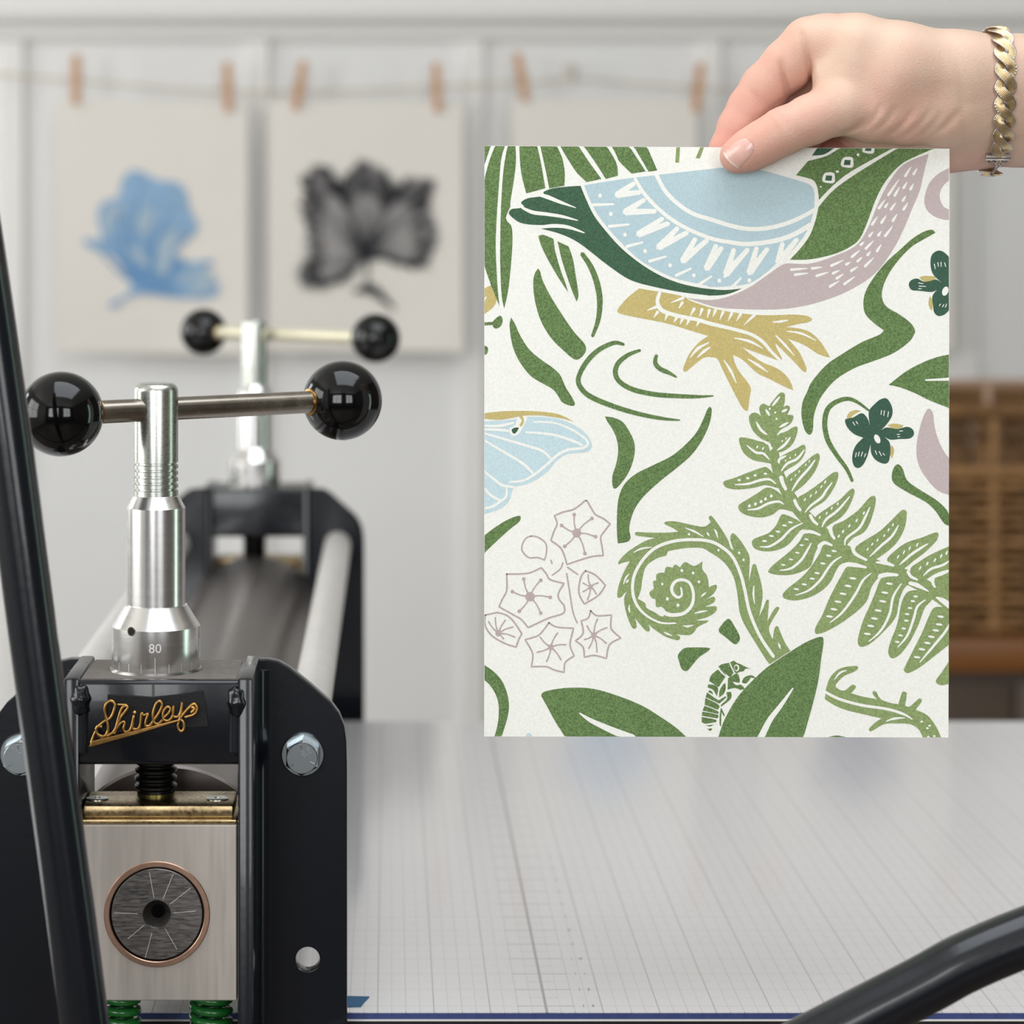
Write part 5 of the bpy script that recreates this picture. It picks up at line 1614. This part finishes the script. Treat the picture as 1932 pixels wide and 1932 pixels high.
# black sea-fan print
e = paper('hanging_print', 505, 874, 190, 662, 0.4, 'hanging print of a black fan-shaped seaweed on white paper')
fan_px = [(1395, 955), (1310, 1000), (1200, 1015), (1175, 960), (1220, 900), (1215, 800), (1185, 690), (1200, 620), (1195, 570), (1250, 525), (1300, 530), (1318, 575), (1350, 598), (1380, 555), (1430, 500), (1470, 520), (1530, 550), (1550, 595), (1582, 612), (1612, 575), (1700, 575), (1725, 610), (1700, 690), (1735, 770), (1730, 850), (1690, 925), (1600, 920), (1520, 890)]
fan = c3p(fan_px)
base = c3p([(1452, 905)])[0]
lines, edge = [], []
n = len(fan)
for i in range(n - 1):
    for s in range(8):
        t = s / 8
        ex = fan[i][0] + (fan[i + 1][0] - fan[i][0]) * t + r2.uniform(-3, 3); ey = fan[i][1] + (fan[i + 1][1] - fan[i][1]) * t + r2.uniform(-3, 3)
        mx_, my_ = base[0] + (ex - base[0]) * .5 + r2.uniform(-4, 4), base[1] + (ey - base[1]) * .5 - 6
        lines.append(ribbon([base, (mx_, my_), (ex, ey)], [1.0, .5, 1.5]))
        # side twigs towards the rim
        for q in range(6):
            u = r2.uniform(.66, .95)
            sx, sy = base[0] + (ex - base[0]) * u, base[1] + (ey - base[1]) * u
            an = math.atan2(ey - base[1], ex - base[0]) + r2.choice((-1, 1)) * r2.uniform(.3, .6)
            ln = r2.uniform(8, 20)
            edge.append(ribbon([(sx, sy), (sx + ln * math.cos(an), sy + ln * math.sin(an))], [1.5, 1.2]))
flat('fan_ground', [[(v.x, v.y) for v in crom([(base[0] + (x - base[0]) * .97, base[1] + (y - base[1]) * .97, 0) for x, y in fan], 3, True)]], M_gry, e, .0)
flat('fan_branches', lines, M_blk, e, .0003)
flat('fan_twigs', edge, M_blk, e, .0005)
stem = [ribbon(c3p([(1452, 900), (1455, 960), (1450, 1010)]), [8, 4, 9]), ribbon(c3p([(1400, 1030), (1470, 1020), (1520, 1060), (1560, 1100)]), [6, 20, 12, 4])]
flat('fan_stem', stem, M_blk, e, .0003)
# two more prints along the line, mostly behind the held sheet
e = paper('hanging_print', 966, 1316, 186, 660, 0.6, 'hanging white sheet with a pale blue print, behind the held sheet')
flat('fern_print', [ribbon([(1140, 580), (1145 + d * .3, 480), (1145 + d, 330 + abs(d) * .5)], [10, 14, 6]) for d in range(-110, 115, 10)], M_bluei, e, .0)
e = paper('hanging_print', 1430, 1800, 190, 664, -0.6, 'hanging white sheet with a grey-blue print, behind the hand')
flat('leaf_print', [ribbon([(1615, 590), (1615 + d * .3, 480), (1615 + d, 320 + abs(d) * .5)], [10, 14, 6]) for d in range(-100, 105, 10)], make_mat('slate_ink', '#6d7590', .7), e, .0)

# clothes pegs
def make_peg():
    e = bpy.data.objects.new('clothes_peg', None); col.objects.link(e)
    for s in (-1, 1):
        prof = [(.0016, -.034), (.0046, -.034), (.0058, -.026), (.0060, -.004), (.0056, .010), (.0062, .034), (.0042, .034), (.0030, .012), (.0008, .004), (.0008, -.014), (.0014, -.017), (.0008, -.020)]
        verts = []; n = len(prof)
        for x in (-.0052, .0052):
            for d, h in prof: verts.append((x, s * d, h))
        faces = [(i, (i + 1) % n, n + (i + 1) % n, n + i) for i in range(n)] + [tuple(range(n)), tuple(range(2 * n - 1, n - 1, -1))]
        bm = bmesh.new(); bm.from_mesh(mesh(verts, faces))
        obj('peg_half', bm_mesh(bm), M_peg, e)
    path = [(-.0062 + .0124 * i / 60, .0042 * math.cos(i * .42), .004 + .0042 * math.sin(i * .42)) for i in range(61)]
    path = [(-.0062, .0064, -.008), (-.0062, .005, 0)] + path + [(.0062, -.005, 0), (.0062, -.0064, -.008)]
    obj('peg_spring', tube(path, .0007, 6), M_spring, e, 180)
    return e
peg0 = make_peg()
pegs = [(143, 150, 0, 'left corner of the blue seaweed print'), (429, 164, 1, 'right corner of the blue seaweed print'), (565, 161, -10, 'left corner of the black fan seaweed print'), (824, 165, 2, 'right corner of the black fan seaweed print'),
        (984, 145, 10, 'pale print nearest the wall hook'), (1317, 165, -7, 'pale print, half hidden above the held sheet'), (1447, 168, 3, 'print behind the index finger'), (1785, 168, -3, 'print behind the wrist')]
for k, (px, py, a, lab) in enumerate(pegs):
    e = peg0 if k == 0 else peg0.copy()
    if k:
        col.objects.link(e)
        for ch in peg0.children:
            c = ch.copy(); col.objects.link(c); c.parent = e
    p = P(px, py, YL)
    e.location = (p.x, YL + .0033, p.z)
    e.rotation_euler = (0, math.radians(-a), 0)
    tag(e, 'wooden clothes peg on the ' + lab if k < 4 else 'wooden clothes peg on the ' + lab, 'clothes peg', 'wooden pegs on the drying line')

# ------------------------------------------------------------------ cabinet with a wicker basket at the right
YC = 3.22
M_wood = make_mat('orange_brown_wood', '#7a4b1c', .4, noise=.2, nscale=30, stretch=(.15, 1, 1))
M_dkwood = make_mat('dark_brown_wood', '#4a3a2e', .5, noise=.15, nscale=30, stretch=(.2, 1, 1))
M_wick = make_mat('wicker', '#7a5730', .6, noise=.35, nscale=60)
M_wick2 = make_mat('wicker_pale', '#926c42', .6, noise=.3, nscale=60)
M_stake = make_mat('wicker_stake', '#5e4225', .65, noise=.3, nscale=60)
M_rail = make_mat('bamboo_rail', '#a98b74', .6)
zt = P(0, 1204, YC).z; zb2 = P(0, 1270, YC).z
cx0, cx1 = P(1500, 0, YC).x, P(2330, 0, YC).x
cab = thing('cabinet', ((cx0 + cx1) / 2, YC + .2, 0), 'low dark cabinet with an orange-brown wooden top against the wall', 'cabinet')
obj('cabinet_top', box(cx0 - .012, cx1 + .012, YC, YC + .38, zb2, zt, .004), M_wood, cab, 40)
obj('cabinet_body', box(cx0, cx1, YC + .02, YC + .37, .06, zb2, .002), M_dkwood, cab, 40)
xm = (cx0 + cx1) / 2
for a, c in ((cx0 + .006, xm - .003), (xm + .003, cx1 - .006)):
    d = obj('cabinet_door', box(a, c, YC + .006, YC + .02, .08, zb2 - .012, .002), M_dkwood, cab, 40)
    kx = xm - .04 if c < xm else xm + .04
    obj('knob', lathe([(0, -.022), (.010, -.022), (.013, -.014), (.006, -.006), (.006, .001), (0, .001)], 24, (kx, YC + .006, zb2 - .12), 'y'), M_wood, d, 40)
for a in (cx0 + .03, cx1 - .03):
    for c in (YC + .05, YC + .34): obj('foot', box(a - .025, a + .025, c - .025, c + .025, 0, .06, .003), M_dkwood, cab, 40)

bx0, bx1 = P(1590, 0, YC).x, P(2240, 0, YC).x
by0, by1 = YC + .03, YC + .33
bz0 = zt + .001
bsk = thing('wicker_basket', ((bx0 + bx1) / 2, (by0 + by1) / 2, bz0), 'brown wicker basket with open-work band and thin rail on the cabinet top', 'basket')
def rect_path(x0, x1, y0, y1, z, r, step=.008):
    pts = []
    cs = [(x1 - r, y0 + r, -90), (x1 - r, y1 - r, 0), (x0 + r, y1 - r, 90), (x0 + r, y0 + r, 180)]
    for cx_, cy_, a0 in cs:
        for k in range(7):
            a = math.radians(a0 + 15 * k)
            pts.append(Vector((cx_ + r * math.cos(a), cy_ + r * math.sin(a), z)))
    out = []
    for a, c in zip(pts, pts[1:] + pts[:1]):
        n_ = max(1, int((c - a).length / step))
        for k in range(n_): out.append(a.lerp(c, k / n_))
    return out
z_r1 = P(0, 895, YC).z; z_r2 = P(0, 778, YC).z; z_rail = P(0, 726, YC).z
base_path = rect_path(bx0, bx1, by0, by1, 0, .04, .006)
Lp = len(base_path)
stk = list(range(0, Lp, 6))
obj('basket_base', box(bx0 + .012, bx1 - .012, by0 + .012, by1 - .012, bz0, bz0 + .012, .004), M_stake, bsk, 40)
cxm, cym = (bx0 + bx1) / 2, (by0 + by1) / 2
rows = 17
for r_ in range(rows):
    z = bz0 + .008 + (z_r1 - bz0 - .012) * r_ / (rows - 1)
    path = []
    for i, p in enumerate(base_path):
        n_ = Vector((p.x - cxm, (p.y - cym) * 1.6, 0)).normalized()
        w_ = .0045 * math.cos(math.pi * i / 6 + math.pi * r_)
        path.append(Vector((p.x, p.y, z)) + n_ * w_)
    obj('weave_row', tube(path, .0052, 7, closed=True, flat=1.0), M_wick if r_ % 3 else M_wick2, bsk, 180)
for i in stk:
    p = base_path[i]
    obj('stake', tube([(p.x, p.y, bz0 + .002), (p.x, p.y, z_r2)], .0042 if i % 12 else .008, 7), M_stake if i % 12 else M_wick2, bsk, 60)
for z, r_, m_ in ((z_r1, .009, M_wick2), (z_r2, .011, M_wick), (z_r2 - .03, .006, M_stake)):
    obj('rim', tube([Vector((p.x, p.y, z)) for p in base_path], r_, 9, closed=True), m_, bsk, 180)
obj('lid_panel', box(bx0 + .01, bx1 - .01, by0 + .06, by1 - .01, z_r1 - .004, z_r1 + .004, .002), M_wick, bsk, 40)
# back panel boards behind the open band
for k in range(10):
    a = bx0 + .02 + (bx1 - bx0 - .04) * k / 10
    obj('band_slat', box(a + .002, a + (bx1 - bx0 - .04) / 10 - .012, by0 + .010, by0 + .016, z_r1, z_r2, .001), M_wick if k % 2 else M_wick2, bsk)
obj('top_rail', tube([(bx0 + .01, by0, z_rail), (bx1 - .01, by0, z_rail)], .0055, 10), M_rail, bsk, 60)
for px in (1660, 1865, 2070):
    x = P(px, 0, by0).x
    obj('rail_post', tube([(x, by0, z_r2), (x, by0, z_rail)], .006, 10), M_rail, bsk, 60)
for o_ in bpy.data.objects:
    if '_world' in o_: del o_['_world']
